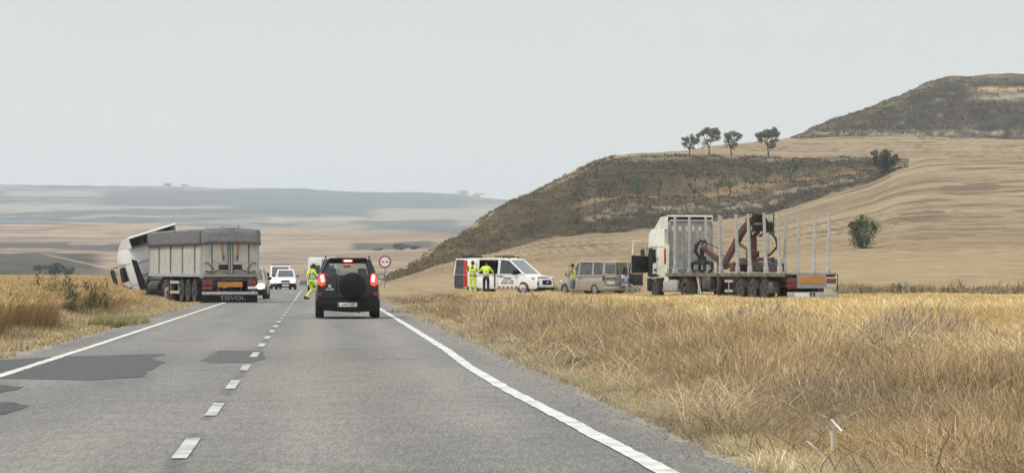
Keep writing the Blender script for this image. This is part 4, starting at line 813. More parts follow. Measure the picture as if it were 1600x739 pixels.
# ------------------------------------------------------------------ tipper lorry with its cab leaning off the road
def lorry_lights(root, x, y, z, w=.42, h=.2):
    o = MB().box((x, y, z), (w, .06, h), bev=.012).build("tail_light", REDL, root); MB().box((x + w * .22, y - .033, z), (w * .22, .01, h * .5)).box((x - w * .24, y - .033, z), (w * .16, .01, h * .5)).build("lens", mat("orange_lens", (.24, .05, .03), .3), o, smooth=0); return o
TH1 = R(19.5)
def tipper():
    r = empty("tipper_lorry", (-12.02, 125.4, 0.0), TH1); tag(r, "grey tipper lorry run off the left side, its white cab leaning into the wheat", "lorry")
    L = 10.2
    # load body: corrugated light panels, posts, rails
    b = MB(); b.box((0, L / 2, 2.08), (2.44, L - .12, 1.84)); b.build("trailer_body", ALP, r, smooth=0)
    f = MB()
    for s in (-1, 1):
        f.box((s * 1.245, L / 2, 1.17), (.07, L, .14)); f.box((s * 1.245, L / 2, 3.0), (.07, L, .08))
        for k in (.0, 1.05, 3.35, 5.65, 7.95, 10.0): f.box((s * 1.24, .12 + k, 2.08), (.05, .05, 1.8))
        f.box((s * 1.22, 0.02, 2.05), (.12, .12, 2.0))
    f.box((0, .0, 1.16), (2.5, .12, .10)); f.build("body_frame", GALV, r, smooth=0)
    gap = MB()
    for s in (-1, 1):
        for k in (1.05, 3.35, 5.65, 7.95): gap.box((s * 1.268, .12 + k, 2.05), (.012, .055, 1.66)) 
    gap.build("panel_gap", DRK, r, smooth=0)
    # twin rear doors with locking gear
    for s in (-1, 1):
        d = MB(); d.box((s * .60, -.05, 2.0), (1.16, .05, 1.55), bev=.006)
        for xx in (.06, .34, .88, 1.14): d.box((s * xx, -.09, 2.02), (.045, .04, 1.5))
        for zz in (1.30, 2.05, 2.45): d.box((s * .98 if zz != 1.3 else s * .6, -.085, zz), (.34 if zz != 1.3 else 1.1, .03, .04))
        for zz in (1.75,): d.box((s * .5, -.085, zz), (.36, .03, .05))
        o = d.build("rear_door", ALP, r, smooth=0)
        MB().tube([(s * .72, -.12, 1.42), (s * 1.0, -.13, 1.72), (s * 1.12, -.12, 1.66)], .022).tube([(s * .10, -.13, 1.2), (s * .10, -.13, 2.7)], .022).tube([(s * .8, -.12, 1.2), (s * .8, -.12, 2.6)], .018).tube([(s * .2, -.13, 1.32), (s * .5, -.15, 1.38), (s * .8, -.13, 1.3), (s * 1.1, -.13, 1.34)], .03).build("door_latch", STEELD, o)
        MB().box((s * .30, -.115, 1.50), (.40, .02, .22)).build("grain_hatch", DRK, o, smooth=0); MB().box((s * .30, -.12, 1.66), (.42, .05, .08)).box((s * .30, -.15, 1.36), (.3, .08, .04)).build("hatch_frame", GALV, o, smooth=0)
        MB().box((s * .34, -.13, 2.28), (.055, .012, .82), rot=(0, R(s * 3), 0)).build("strap", ORST, o, smooth=0)
        MB().box((s * .30, -.135, 1.9), (.06, .05, .22)).build("strap_ratchet", STEELD, o, smooth=0)
    # tarpaulin: ridge top, side skirts, sagging rear flap
    t = MB(); bm = t.bm; n = 22; m = 8
    grid = []
    for i in range(n + 1):
        y = -.09 + (L + .12) * i / n; row = []
        for j in range(m + 1):
            x = -1.3 + 2.6 * j / m; row.append(bm.verts.new((x, y, 3.08 + .10 * (1 - (x / 1.3) ** 2) + .02 * math.sin(i * 1.9) - .012 * math.cos(j * 2 + i))))
        grid.append(row)
    for i in range(n):
        for j in range(m): bm.faces.new((grid[i][j], grid[i][j + 1], grid[i + 1][j + 1], grid[i + 1][j]))
    for s, jj in ((-1, 0), (1, m)):
        low = [[bm.verts.new((s * (1.31 + .015 * math.sin(i * 2.3 + q)), grid[i][jj].co.y, 3.08 - q * .16 - .0 * i)) for q in range(1, 5)] for i in range(n + 1)]
        for i in range(n):
            A = [grid[i][jj]] + low[i]; B = [grid[i + 1][jj]] + low[i + 1]
            for q in range(4): bm.faces.new((A[q], A[q + 1], B[q + 1], B[q]))
    back = []
    for q in range(1, 5):
        row = []
        for j in range(m + 1):
            x = -1.3 + 2.6 * j / m; sag = .10 * math.sin(j / m * math.pi) * (q / 4) - (.08 if j in (0, m) else 0) * q / 4
            row.append(bm.verts.new((x, -.12 - .03 * q + .03 * math.sin(j * 1.7 + q), 3.08 - q * .15 + sag * .5)))
        back.append(row)
    pr = grid[0]
    for row in back:
        for j in range(m): bm.faces.new((pr[j], pr[j + 1], row[j + 1], row[j]))
        pr = row
    tp = t.build("tarpaulin", TARP, r, smooth=70); sm = tp.modifiers.new("thick", 'SOLIDIFY'); sm.thickness = .012; 
    h = MB()
    for s in (-1, 1): h.box((s * 1.325, L / 2 - .2, 2.47), (.012, L, .045))
    h.build("tarpaulin_hem", mat("dark_hem", (.05, .05, .055), .7), tp, smooth=0)
    for yy in (.5, 3.4, 6.2): MB().tube([(.5, yy, 3.15), (.5, yy, 3.32)], .012, 6).build("roof_hoop_pin", PLB, r)
    # chassis
    c = MB()
    for s in (-1, 1): c.box((s * .45, 5.2, 1.0), (.12, 10.2, .26)); c.box((s * 1.1, 1.0, .98), (.05, 2.1, .12))
    for yy in (.1, 1.3, 2.5, 3.7, 6.3, 8): c.box((0, yy, .95), (2.2 if yy < 6 else 1.3, .1, .14))
    c.box((0, .05, 1.02), (2.4, .14, .16)); c.tube([(-.5, .2, .75), (-.5, .0, .5)], .04); c.tube([(.5, .2, .75), (.5, .0, .5)], .04); c.box((0, 2.5, .55), (1.0, 3.2, .12)); c.build("chassis", CHAS, r, smooth=0)
    for yy in (1.3, 2.5, 3.7):
        for s in (-1, 1):
            twheel(r, s * 1.06, yy, .5, .36); g = MB()
            for k in range(7):
                a = R(20 + 23.3 * k); a2 = R(20 + 23.3 * (k + 1)) if k < 6 else a
                if k < 6: g.slab([(s * .86, yy + math.cos(a) * .58, .5 + math.sin(a) * .58), (s * 1.25, yy + math.cos(a) * .58, .5 + math.sin(a) * .58), (s * 1.25, yy + math.cos(a2) * .58, .5 + math.sin(a2) * .58), (s * .86, yy + math.cos(a2) * .58, .5 + math.sin(a2) * .58)], .012)
            g.build("mudguard", PLB, r, smooth=0)
    for s in (-1, 1):
        g = MB(); g.box((s * 1.22, 5.0, .86), (.04, 1.8, .12)); g.box((s * 1.22, 5.0, .42), (.04, 1.8, .12)); g.box((s * 1.2, 4.4, .64), (.03, .06, .5)); g.build("side_guard", ALP, r, smooth=0)
        MB().box((s * 1.12, 6.0, .68), (.12, .14, .95)).box((s * 1.1, 6.0, .2), (.24, .3, .05)).build("landing_leg", mat("faded_red_paint", (.22, .05, .05), .6, dirt=DUST, dirt_amt=.3), r, smooth=0)
    MB().box((0, -.02, .40), (2.42, .10, .13), bev=.01).build("rear_bumper", GALV, r)
    MB().box((0, .0, .175), (2.42, .02, .34), bev=.004).build("mudflap", PLB, r)
    text("lettering", "TISVOL", .24, WLET, r, (.12, -.016, .19), (R(90), 0, 0), .003, .0, 1.45)
    MB().box((0, -.05, .77), (1.08, .02, .22)).build("marker_board", AMB, r, smooth=0)
    for s in (-1, 1): lorry_lights(r, s * .98, -.05, .84, .46, .26); MB().box((s * .98, -.05, .62), (.44, .03, .14)).build("reflector_plate", mat("dull_red_plate", (.20, .05, .05), .5), r, smooth=0)
    MB().box((.98, -.07, .64), (.40, .02, .10)).build("number_plate", PLATE, r, smooth=0)
    # tractor unit: driven axle still upright, cab leaning to the left
    before = set(r.children); k = MB()
    for s in (-1, 1): k.box((s * .42, 9.1, .86), (.1, 4.2, .24))
    k.box((0, 7.3, .98), (.9, 1.0, .1)); k.build("tractor_chassis", CHAS, r, smooth=0)
    for s in (-1, 1):
        twheel(r, s * 1.04, 7.2, .52, .29, dual=True, rim=GALV); g = MB()
        for q in range(8):
            a, a2 = R(10 + 20 * q), R(30 + 20 * q); g.slab([(s * .62, 7.2 + math.cos(a) * .62, .52 + math.sin(a) * .62), (s * 1.24, 7.2 + math.cos(a) * .62, .52 + math.sin(a) * .62), (s * 1.24, 7.2 + math.cos(a2) * .62, .52 + math.sin(a2) * .62), (s * .62, 7.2 + math.cos(a2) * .62, .52 + math.sin(a2) * .62)], .015)
        g.build("mudguard", CHAS, r, smooth=0)
        MB().cyl((s * .95, 8.1, .62), (s * .95, 9.2, .62), .3, n=20).build("fuel_tank", CHAS, r)
    Tt = Matrix.Translation((0, 7.2, 0)) @ Matrix.Rotation(R(10), 4, 'Z') @ Matrix.Translation((0, -7.2, 0))
    for o in r.children:
        if o not in before: o.matrix_local = Tt @ Matrix.LocRotScale(o.location, o.rotation_euler, o.scale)
    c = empty("cab", (0, 0, 0)); c.parent = r
    Mc = Matrix.Translation((0, 11.2, -.1)) @ Matrix.Rotation(R(9), 4, 'Z') @ Matrix.Translation((1.1, 0, 0)) @ Matrix.Rotation(R(-16.5), 4, 'Y') @ Matrix.Rotation(R(-3), 4, 'X') @ Matrix.Translation((-1.1, 0, 0)); c.matrix_local = Mc
    cab_parts(c, mat("clean_cab_white", (.86, .87, .87), .3, noise=.02, coat=.4, dirt=DUST, dirt_amt=.10), rear_open=True, stripes=True, door_open=False)
    twheel(c, -1.02, 1.1, .5, .3); twheel(c, 1.02, 1.1, .5, .3)
def cab_parts(c, paint, rear_open, stripes, door_open, z0=1.05, top=2.95, spoiler=3.72, zt=None):
    """lorry cab; local y 0 = rear wall, 2.15 = front, x across"""
    W = 1.22
    prof = [(0, z0), (1.95, z0 - .1), (2.18, z0 + .25), (2.16, 1.9), (1.98, 2.45), (1.75, 2.95), (1.3, spoiler - .48), (0, spoiler - .46)] if zt is None else [(0, z0), (1.95, z0 - .1), (2.18, z0 + .25), (2.16, 1.9), (2.04, 2.6), (1.95, zt - .2), (1.6, zt), (0, zt)]; zt = zt or spoiler - .46
    b = MB(); b.prism(prof, -W, W, 'x', bev=.05); o = b.build("cab_shell", paint, c, smooth=30)
    w = MB().slab([(-1.05, 2.185, 1.75), (1.05, 2.185, 1.75), (1.0, 2.03, 2.42), (-1.0, 2.03, 2.42)], .01); w.build("windscreen", GLD, o, smooth=0)
    for s in (-1, 1):
        X = s * (W + .004)
        MB().prism([(.98, 1.78), (1.98, 1.72), (1.98, 1.95), (1.78, 2.42), (1.02, 2.46)], X - .006 * s, X + .004 * s, 'x').build("side_window", GLD, o, smooth=0)
        seam = MB()
        for a, bb in (((.9, 1.0), (.9, 2.52)), ((.9, 2.52), (1.85, 2.5))): seam.tube([(X, a[0], a[1]), (X, bb[0], bb[1])], .008, 6)
        seam.tube([(X, .02, 2.55), (X, 1.8, 2.56)], .008, 6); seam.tube([(X, .02, 1.55), (X, .85, 1.55)], .006, 6); seam.build("door_seam", PLB, o)
        MB().box((X + s * .02, 1.05, 1.42), (.05, .24, .10), bev=.015).build("door_handle", PLB, o)
        # side extender behind the cab, mirrors, steps
        MB().slab([(s * (W + .0), -.05, z0 - .35), (s * (W + .0), -1.15 if stripes else -.5, z0 - .6), (s * (W + .0), -.62, 2.65), (s * (W + .0), -.05, 2.75)], .03).build("side_extender", PLB if stripes else paint, c, smooth=0)
        m = MB(); m.box((s * (W + .30), 2.0, 2.0), (.2, .12, .82), bev=.03); m.tube([(s * W, 1.98, 2.5), (s * (W + .3), 2.02, 2.47), (s * (W + .3), 2.02, 1.55), (s * W, 1.98, 1.5)], .025); m = m.build("door_mirror", PLB, c); MB().box((s * (W + .30), 1.935, 2.0), (.15, .006, .74)).build("mirror_glass", STEELD, m, smooth=0)
        MB().box((s * (W - .12), 1.85, .70), (.3, .5, .64), bev=.03).build("cab_step", PLB, c); MB().box((s * (W - .1), .35, .72), (.28, .5, .5), bev=.03).build("rear_step", PLB, c)
        MB().slab([(s * (W + .01), .58, z0 + .06), (s * (W + .01), 1.66, z0 + .02), (s * (W + .01), 1.6, 1.16), (s * (W + .01), 1.12, 1.25), (s * (W + .01), .66, 1.16)], .02).build("wheel_arch_trim", PLB, c, smooth=0)
        MB().sphere((s * .95, 2.16, .78), .13, (1.4, .5, .8)).build("headlight", LENS, c)
        if stripes:
            for q in range(3): MB().slab([(X + s * .003, 1.15 + .10 * q, 1.16 + .13 * q), (X + s * .003, 2.05, 1.42 + .10 * q), (X + s * .003, 2.05, 1.47 + .10 * q), (X + s * .003, 1.12 + .10 * q, 1.235 + .13 * q)], .004).build("door_stripe", REDW, o, smooth=0)
    MB().box((0, 2.06, .68), (2.36, .34, .62), bev=.06).build("front_bumper", paint, c); MB().box((0, 2.2, 1.3), (1.7, .04, .5), bev=.02).build("grille", PLB, c)
    # roof deflector, hollow behind: side cheeks, sloping top and a white rim
    d = MB()
    for s in (-1, 1): d.prism([(-.35, zt - .02), (.15, zt), (1.35, zt - .02), (1.1, zt + .14), (.5, spoiler - .06), (-.35, spoiler - .02)], s * (W - .02), s * (W - .06), 'x')
    d.slab([(-(W - .03), -.35, spoiler), (W - .03, -.35, spoiler), (W - .03, .5, spoiler - .03), (-(W - .03), .5, spoiler - .03)], .04)
    d.slab([(-(W - .03), .5, spoiler - .03), (W - .03, .5, spoiler - .03), (W - .05, 1.4, zt), (-(W - .05), 1.4, zt)], .04)
    d.tube([(-(W - .03), -.38, zt), (-(W - .03), -.38, spoiler), (W - .03, -.38, spoiler), (W - .03, -.38, zt)], .05); d.build("roof_deflector", paint, c, smooth=30)
    q = MB(); q.box((0, .35, zt + .2), (2.2, .05, .36)); q.tube([(-.5, -.2, zt), (-.5, -.2, zt + .36)], .04); q.tube([(.45, -.1, zt), (.45, -.1, zt + .36)], .04); q.box((0, .0, zt + .03), (2.1, .5, .04)); q.build("deflector_bracing", STEELD, c, smooth=0)
    # rear wall details
    rr = MB(); rr.tube([(-1.15, -.015, 2.5), (1.15, -.015, 2.5)], .012, 6); rr.tube([(-1.15, -.015, 1.9), (1.15, -.015, 1.9)], .012, 6); rr.box((-.5, -.02, 1.75), (.34, .03, .09)); rr.tube([(.2, -.1, .9), (.3, -.35, 1.3), (.25, -.1, 1.7)], .03); rr.build("rear_wall_trim", PLB, c, smooth=0)
    e = MB(); e.box((0, .9, .80), (1.2, 1.8, .6), bev=.08); e.box((0, -.35, .75), (1.7, .5, .55), bev=.05); e.tube([(-.3, -.2, 1.0), (-.2, -.5, 1.5), (.0, -.2, 1.9)], .025); e.build("engine", CHAS, c)
tipper()

# ------------------------------------------------------------------ timber lorry on the right field
TH2 = R(20)
def timber_lorry():
    cx = 12.16 + 1.275 * math.cos(TH2); cy = 131.0 + 1.275 * math.sin(TH2)
    r = empty("timber_lorry", (cx, cy, -.02), TH2); tag(r, "empty timber lorry with steel stakes and a red crane, cream cab with its door open", "lorry")
    c = MB()
    for s in (-1, 1): c.box((s * .48, 6.9, 1.02), (.14, 13.6, .30)); c.box((s * 1.235, 6.9, 1.20), (.06, 13.6, .16))
    for k in range(14): c.box((0, .3 + k, 1.14), (2.5, .10, .10))
    c.box((0, 3.7, .7), (1.2, 4.4, .14)); c.build("chassis", mat("muddy_frame", (.10, .092, .08), .8, noise=.25, nscale=3, dirt=DUST, dirt_amt=.7), r, smooth=0)
    MB().box((0, 6.8, 1.235), (2.36, 13.5, .03)).build("deck", GALV, r, smooth=0)
    # stakes in pairs, leaning slightly outwards
    for yy in (.75, 2.2, 3.95, 5.3, 7.2):
        for s in (-1, 1):
            t = MB(); t.box((0, 0, 1.36), (.13, .15, 2.66), taper=(.78, .72), bev=.012); t.box((0, 0, .14), (.17, .22, .36), bev=.02); t.box((0, 0, 2.7), (.10, .13, .05)); t.box((-s * .04, 0, .02), (.3, .2, .08))
            o = t.build("stake", GALV, r, loc=(s * 1.19, yy, 1.26), rot=(0, R(s * (1.6 + random.random())), 0), smooth=0)
    # headboard: ribbed panel, uprights, row of small openings, rounded frame
    h = MB(); h.box((0, 13.55, 2.5), (2.36, .05, 2.5)); h.build("headboard", mat("scuffed_headboard", (.36, .36, .35), .55, metal=.2, noise=.25, nscale=4, dirt=(.19, .18, .165), dirt_amt=.6), r, smooth=0)
    h = MB(); h.tube([(-1.2, 13.5, 1.25), (-1.2, 13.5, 3.6), (-1.08, 13.5, 3.82), (1.08, 13.5, 3.82), (1.2, 13.5, 3.6), (1.2, 13.5, 1.25)], .05)
    for k in range(11): h.box((-1.05 + k * .21, 13.515, 2.4), (.035, .03, 2.3))
    h.tube([(-1.25, 13.45, 1.2), (-1.25, 13.45, 1.5), (1.25, 13.45, 1.5), (1.25, 13.45, 1.2)], .03); h.build("headboard_frame", GALV, r, smooth=40)
    for k in range(6): MB().box((-.92 + k * .36, 13.515, 3.45), (.12, .02, .22)).build("headboard_opening", mat("pale_opening", (.66, .67, .65), .5), r, smooth=0)
    for xx, yy in ((-1.0, 13.1), (-.32, 12.9), (.55, 12.9), (1.22, 12.6)):
        MB().box((0, 0, 1.42), (.13, .15, 2.74), bev=.012, taper=(.8, .8)).box((0, 0, .1), (.2, .24, .24)).build("stake", GALV, r, loc=(xx, yy, 1.25), smooth=0)
    # trailer running gear
    for yy in (2.35, 3.68, 5.0):
        for s in (-1, 1):
            twheel(r, s * 1.05, yy, .5, .36); g = MB()
            for k in range(8):
                a, a2 = R(10 + 20 * k), R(30 + 20 * k); g.slab([(s * .84, yy + math.cos(a) * .6, .5 + math.sin(a) * .58), (s * 1.25, yy + math.cos(a) * .6, .5 + math.sin(a) * .58), (s * 1.25, yy + math.cos(a2) * .6, .5 + math.sin(a2) * .58), (s * .84, yy + math.cos(a2) * .6, .5 + math.sin(a2) * .58)], .02)
            g.build("mudguard", CHAS, r, smooth=0)
    for s in (-1, 1):
        MB().box((s * 1.1, 1.55, .62), (.34, .5, .5), bev=.02).build("mudflap", CHAS, r); MB().box((s * 1.08, 8.8, .82), (.36, .9, .62), bev=.03).build("tool_box", CHAS, r)
        g = MB(); g.box((s * 1.18, 6.3, .9), (.05, .9, .12)); g.box((s * 1.18, 6.3, .45), (.05, .9, .12)); g.box((s * 1.18, 6.3, .68), (.04, .06, .5)); g.build("side_guard", GALV, r, smooth=0)
        o = MB().box((s * 1.22, 7.35, 1.05), (.16, .16, 2.1), bev=.015).box((s * 1.22, 7.35, .08), (.34, .42, .08), bev=.02).build("outrigger_leg", CHAS, r)
        MB().tube([(s * 1.15, 10.1, 1.1), (s * 1.15, 9.6, .3), (s * 1.15, 9.3, .3)], .04).box((s * 1.1, 9.9, .6), (.12, .12, 1.0)).build("landing_leg", GALV, r)
    t = MB(); t.box((0, -.03, .93), (1.42, .08, .66)); t.build("tail_board", mat("tail_plate", (.30, .29, .27), .5, metal=.2, dirt=DUST, dirt_amt=.4), r, smooth=0)
    MB().box((0, -.08, .96), (1.16, .02, .28)).build("marker_board", AMB, r, smooth=0)
    for s in (-1, 1):
        a = lorry_lights(r, s * .97, -.05, .92, .46, .22); MB().box((s * .97, -.05, .68), (.46, .05, .22), bev=.01).build("reflector_plate", REDL if s < 0 else GALV, r)
    MB().tube([(1.2, -.02, 1.25), (1.3, -.02, 1.2), (1.3, -.02, .3)], .02).build("marker_rod", PLB, r)
    bmp = MB().box((0, -.12, .28), (2.46, .10, .30), bev=.02).build("rear_bumper", GALV, r)
    MB().box((-.55, -.175, .30), (.72, .008, .16)).build("number_plate", PLATE, bmp, smooth=0); MB().box((-.02, -.175, .30), (.26, .006, .22)).build("emblem_plate", DRK, bmp, smooth=0)
    e = MB()
    for zz in (.24, .30): e.prism([(-.09, zz - .02), (0, zz + .045), (.09, zz - .02), (.09, zz - .045), (0, zz + .015), (-.09, zz - .045)], -.185, -.18, 'y')
    e.box((0, -.1825, .29), (.02, .004, .18)); e.build("tree_emblem", WLET, bmp, smooth=0, loc=(-.02, 0, .01))
    # loading crane: folded on the deck
    k = MB(); k.box((0, 6.3, 1.48), (2.1, .5, .28), bev=.02); k.box((0, 5.0, 1.42), (.9, 2.4, .22), bev=.02); k.box((-.6, 5.6, 1.72), (.6, 1.3, .16), bev=.03); k.box((.5, 5.3, 1.62), (.7, 1.0, .24), bev=.03); k.cyl((0, 6.3, 1.6), (0, 6.3, 1.95), .34, .3, 20)
    cb = k.build("crane_base", REDP, r); MB().cyl((-.8, 5.9, 1.9), (-.8, 4.9, 1.9), .09, n=10).cyl((.2, 5.9, 1.92), (.2, 4.4, 1.92), .08, n=10).box((.4, 4.6, 1.75), (.5, .4, .3), bev=.03).box((-.2, 4.2, 1.55), (1.6, .3, .35), bev=.04).cyl((-1.0, 6.3, 1.7), (1.0, 6.3, 1.7), .10, n=10).build("hydraulic_valves", CHAS, cb)
    MB().cyl((0, 6.3, 1.9), (0, 6.25, 3.0), .24, .2, 18).box((0, 6.25, 2.15), (.5, .5, .3), bev=.04).build("crane_column", REDP, r)
    k = MB()
    def beam(m, a, b_, w0, h0, w1, h1):
        a, b_ = Vector(a), Vector(b_); d = b_ - a; Mx = Matrix.Translation(a) @ d.to_track_quat('Y', 'Z').to_matrix().to_4x4(); l = d.length
        vs = [m.bm.verts.new(Mx @ Vector(p)) for p in ((-w0, 0, -h0), (w0, 0, -h0), (w0, 0, h0), (-w0, 0, h0), (-w1, l, -h1), (w1, l, -h1), (w1, l, h1), (-w1, l, h1))]
        for q in ((0, 1, 2, 3), (4, 7, 6, 5), (0, 4, 5, 1), (1, 5, 6, 2), (2, 6, 7, 3), (3, 7, 4, 0)): m.bm.faces.new([vs[i] for i in q])
    beam(k, (-.1, 9.3, 1.65), (-.05, 7.1, 3.35), .10, .15, .11, .17); beam(k, (-.05, 7.1, 3.35), (0, 6.3, 3.75), .10, .16, .10, .13); k.build("main_boom", REDP, r, smooth=0, bevel=.02)
    MB().cyl((.02, 6.6, 2.3), (-.05, 8.0, 2.75), .075, n=10).cyl((-.05, 8.0, 2.75), (-.05, 8.3, 2.85), .045, n=10).build("lift_cylinder", STEELD, r)
    k = MB(); beam(k, (0, 9.6, 1.7), (0, 11.9, 2.5), .10, .15, .09, .12); k.build("outer_boom", REDP, r, smooth=0, bevel=.015)
    k = MB(); k.sphere((0, 9.35, 1.65), .22, (1, 1.2, 1)); k.cyl((-.3, 9.35, 1.66), (.3, 9.35, 1.66), .12, n=12); k.build("knuckle", STEELD, r)
    # black head with operator frame, valves and hoses
    k = MB(); k.box((0, 5.6, 3.80), (.42, .6, .42), bev=.06); k.box((.0, 5.6, 3.35), (.5, .5, .3), bev=.05); k.box((-.28, 6.15, 3.55), (.12, .3, .6)); k.box((.35, 5.2, 3.4), (.3, .3, .5), bev=.04); k.box((-.2, 5.1, 3.95), (.4, .4, .14), bev=.03)
    for q in range(14): a = random.random() * 6; k.tube([(.3 * math.cos(a), 5.6 + .3 * math.sin(a), 3.9), (.45 * math.cos(a + .4), 5.5 + .5 * math.sin(a), 3.5), (.3 * math.cos(a + 1), 5.8 + .4 * math.sin(a + 1), 2.95)], .025, 6)
    k.tube([(-.55, 6.2, 4.05), (-.55, 5.0, 4.05), (-.55, 5.0, 3.1)], .03); k.tube([(.5, 6.1, 4.0), (.5, 5.0, 4.05), (.5, 5.0, 3.0)], .03); k.tube([(-.55, 5.0, 3.5), (.5, 5.0, 3.5)], .025); k.build("crane_head", DRK, r)
    MB().tube([(.25, 5.2, 3.3), (.45, 4.7, 2.9), (.5, 4.6, 2.5), (.3, 4.9, 2.15), (.1, 5.2, 2.0)], .055, 8).build("hydraulic_hose", DRK, r)
    MB().tube([(-.25, 6.0, 3.3), (-.5, 6.6, 3.0), (-.3, 7.5, 3.0)], .03, 6).tube([(0, 11.5, 2.6), (.1, 11.9, 2.9), (0, 12.2, 2.6)], .03, 6).tube([(.15, 9.6, 1.9), (.2, 10.6, 2.45), (.1, 11.6, 2.7)], .025, 6).build("hose_bundle", DRK, r)
    g = MB(); g.cyl((0, 12.1, 2.5), (0, 12.1, 2.1), .10, n=12); g.cyl((0, 12.1, 2.1), (0, 12.1, 1.85), .2, .24, n=14); g.box((0, 12.1, 1.78), (.5, .7, .2), bev=.05)
    for s in (-1, 1):
        for dx in (-.2, .2): g.tube([(dx, 12.1 + s * .25, 1.8), (dx, 12.1 + s * .72, 1.72), (dx, 12.1 + s * .78, 1.45), (dx, 12.1 + s * .35, 1.28)], [.08, .10, .08, .05], 8)
    g.tube([(-.15, 12.0, 2.0), (-.4, 12.0, 2.3), (-.35, 12.0, 2.6), (-.05, 12.1, 2.85)], [.05, .10, .11, .05], 8); g.tube([(-.05, 12.1, 2.85), (.25, 12.1, 2.7), (.15, 12.1, 2.4)], .05, 8); g.build("grapple", DRK, r)
    # tractor unit
    k = MB()
    for s in (-1, 1): k.box((s * .42, 13.2, .82), (.1, 5.8, .24))
    k.box((0, 11.4, .98), (.9, 1.0, .1)); k.build("tractor_chassis", CHAS, r, smooth=0)
    for s in (-1, 1):
        twheel(r, s * 1.04, 11.5, .52, .29, dual=True, rim=STEELD); g = MB()
        for q in range(8):
            a, a2 = R(0 + 22 * q), R(22 + 22 * q); g.slab([(s * .62, 11.5 + math.cos(a) * .66, .5 + math.sin(a) * .62), (s * 1.24, 11.5 + math.cos(a) * .66, .5 + math.sin(a) * .62), (s * 1.24, 11.5 + math.cos(a2) * .66, .5 + math.sin(a2) * .62), (s * .62, 11.5 + math.cos(a2) * .66, .5 + math.sin(a2) * .62)], .02)
        g.box((s * .93, 10.83, .34), (.62, .02, .4)); g.build("mudguard", CHAS, r, smooth=0)
        lorry_lights(r, s * .93, 10.70, .78, .46, .2)
        twheel(r, s * 1.04, 15.15, .5, .30)
        t = MB(); t.box((s * .98, 13.4, .66), (.5, 1.9, .58), bev=.12)
        for q in (-.7, 0, .7): t.box((s * .985, 13.4 + q, .66), (.53, .04, .61), bev=.01)
        t.build("fuel_tank", GALV, r)
    MB().box((0, 10.72, .5), (.5, .012, .12)).build("number_plate", PLATE, r, smooth=0)
    c = empty("cab", (0, 13.95, 0)); c.parent = r; cab_parts(c, CRM, True, False, True, spoiler=4.05, zt=3.42)
    MB().box((-1.27, -.2, 2.1), (.02, .14, .75)).build("red_marker", REDW, c, smooth=0)
    MB().tube([(-1.235, .95, 1.98), (-1.24, .8, 1.9), (-1.24, .7, 1.98), (-1.24, .72, 2.05)], .02, 6).build("door_logo", mat("green_vinyl", (.03, .16, .10), .5), c)
    # open driver's door swung out from the front pillar
    Md = Matrix.Translation((-1.25, 2.0, 0)) @ Matrix.Rotation(R(62), 4, 'Z')
    d = MB(); d.prism([(-1.1, 1.15), (0, 1.15), (0, 1.95), (-1.1, 2.0)], -.03, .03, 'x', bev=.01); o = d.build("door", DRK, c, smooth=0); o.matrix_local = Matrix.Translation((-1.25, 2.0, .15)) @ Matrix.Rotation(R(-68), 4, 'Z')
    MB().tube([(0, -1.06, 2.0), (0, -1.0, 2.68), (0, -.3, 2.72), (0, -.03, 2.0)], .035).build("window_frame", CRM, o); MB().slab([(-.045, -1.1, 1.13), (-.045, 0, 1.13), (-.045, 0, 1.97), (-.045, -1.1, 2.02)], .012).build("door_skin", CRM, o, smooth=0)
    MB().box((.05, -.55, 1.5), (.05, .5, .25), bev=.02).build("door_pocket", PLB, o)
    MB().box((0, 1.3, 1.15), (2.2, 1.2, .05)).build("cab_floor", DRK, c, smooth=0)
    # dark panel on the shell: shade inside the doorway put in as colour
    MB().prism([(1.42, 1.1), (2.02, 1.1), (2.04, 1.95), (1.86, 2.5), (1.42, 2.52)], -1.238, -1.229, 'x').build("doorway_shade", DRK, c, smooth=0)
timber_lorry()

